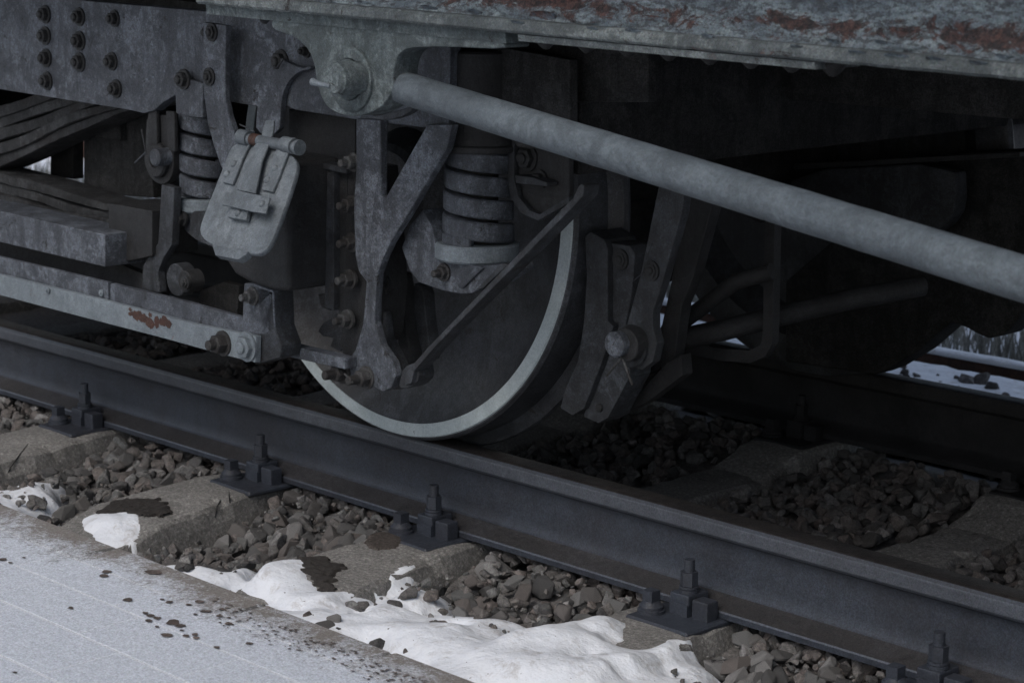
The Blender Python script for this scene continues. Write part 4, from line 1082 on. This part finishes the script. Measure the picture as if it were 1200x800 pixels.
plate('spring_buckle_edge', [(59, 160), (86, 156), (86, 210), (59, 206)], -0.05, 0.03, DULLM, car)
pl = plate('plank', [(-80, 230), (0, 247), (123, 275), (123, 313), (0, 284), (-80, 266)], -0.395, 0.10, PAINT, car, bv=0.003)
sub('end_block', [(127, 238), (178, 247), (178, 300), (150, 306), (127, 309)], -0.34, 0.12, DARK, pl)
plate('rear_beam', [(-80, 285), (0, 303), (190, 352), (190, 330), (130, 305), (0, 275), (-80, 258)], -0.30, 0.02, DARK, car)
# hanger link with pin
hl = plate('link', [(172, 132), (201, 136), (204, 165), (203, 200), (198, 213), (188, 217), (178, 211), (170, 196), (170, 168)], -0.30, 0.02, DARK, car, sm=1)
for q in ([(173, 128), (183, 129), (184, 172), (173, 172)], [(194, 130), (204, 131), (205, 178), (197, 176)]): sub('cheek', q, -0.312, 0.010, DARK, hl)
ringlathe('boss', 186, 187, -0.30, 21, 9, 0.012, DARK, hl)
pcyl('pin', 180, 185, -0.335, -0.30, 10.5, PAINT, hl, bv=0.004)
for b_ in ((166, 152), (158, 191)):
    build('split_pin', sweep_bm(bmesh.new(), [U(171, 178, -0.35), U(b_[0], b_[1], -0.35)], 0.0018, 8), MID, hl)
plate('link_arm', [(189, 216), (204, 220), (203, 252), (201, 287), (191, 303), (185, 318), (187, 343), (166, 339), (167, 312), (175, 298), (185, 285), (187, 250)], -0.33, 0.02, MID, car, sm=0)
dr = pcyl('roller', 206, 328, -0.335, -0.305, 19, MID, car); pcyl('hub', 216, 330, -0.345, -0.31, 13, DARK, dr); bolt(218, 331, -0.35, 6, dr, DARK, 0.01)
plate('drop_plate', [(262, 330), (280, 335), (276, 400), (230, 368), (235, 340)], -0.20, 0.02, DULLM, car)
# long bars at the bottom left
ub = plate('upper_bar', [(-100, 276), (0, 301), (60, 315), (126.5, 331), (126.5, 354), (0, 323), (-100, 298)], -0.42, 0.012, PAINT, car, bv=0.002)
ub2 = plate('upper_bar', [(129, 332), (212, 352), (284, 372), (286, 332), (296, 332), (320, 341), (322, 384), (311, 392), (280, 394), (129, 355)], -0.42, 0.014, PAINT, car, bv=0.002)
lb = plate('lower_bar', [(-100, 297), (0, 322), (126, 353), (225, 379), (300, 394), (299, 425), (262, 416), (190, 396), (75, 366), (0, 346), (-100, 321)], -0.436, 0.014, PAINTL, car, bv=0.002)
sub('end_bracket', [(296, 333), (320, 341), (322, 383), (330, 405), (328, 419), (300, 427), (299, 392), (308, 384)], -0.42, 0.05, MID, lb, bv=0.003)
bolt(297, 347, -0.42, 8, ub2, BOLT, 0.024, 0.006)
bolt(262, 402, -0.436, 11, lb, BOLT, 0.032, 0.006); bolt(290, 406, -0.436, 13, lb, PAINTL, 0.02)
for px, py in ((57, 340), (120, 343)): bolt(px, py, -0.436 if px == 57 else -0.42, 3, lb, PAINTL, 0.006)
tb = plate('tie_bar', [(332, 403), (404, 420), (404, 433), (332, 417)], -0.37, 0.03, PAINT, car, bv=0.003)

rp_ = random.Random(4); bm = bmesh.new()
for k in range(46):
    t = rp_.random(); px = 152+48*t+rp_.gauss(0, 2); py = 364+0.245*(px-152)+rp_.triangular(-3, 15, 3)*(1-abs(t-0.45))
    c_ = U(px, py, -0.4366); n_ = 7; sc_ = (U(px+1, py, -0.4366)-c_).length; rr_ = rp_.uniform(1.2, 4.2)*sc_
    pts_ = [c_+Vector((cos(q*2*pi/n_)*rr_*rp_.uniform(.6, 1.3), -0.0002*k/46, sin(q*2*pi/n_)*rr_*rp_.uniform(.4, 1.0))) for q in range(n_)]
    bm.faces.new([bm.verts.new(p) for p in pts_])
tag(build('rust_patch', bm, RUSTP, lb), kind='stuff')
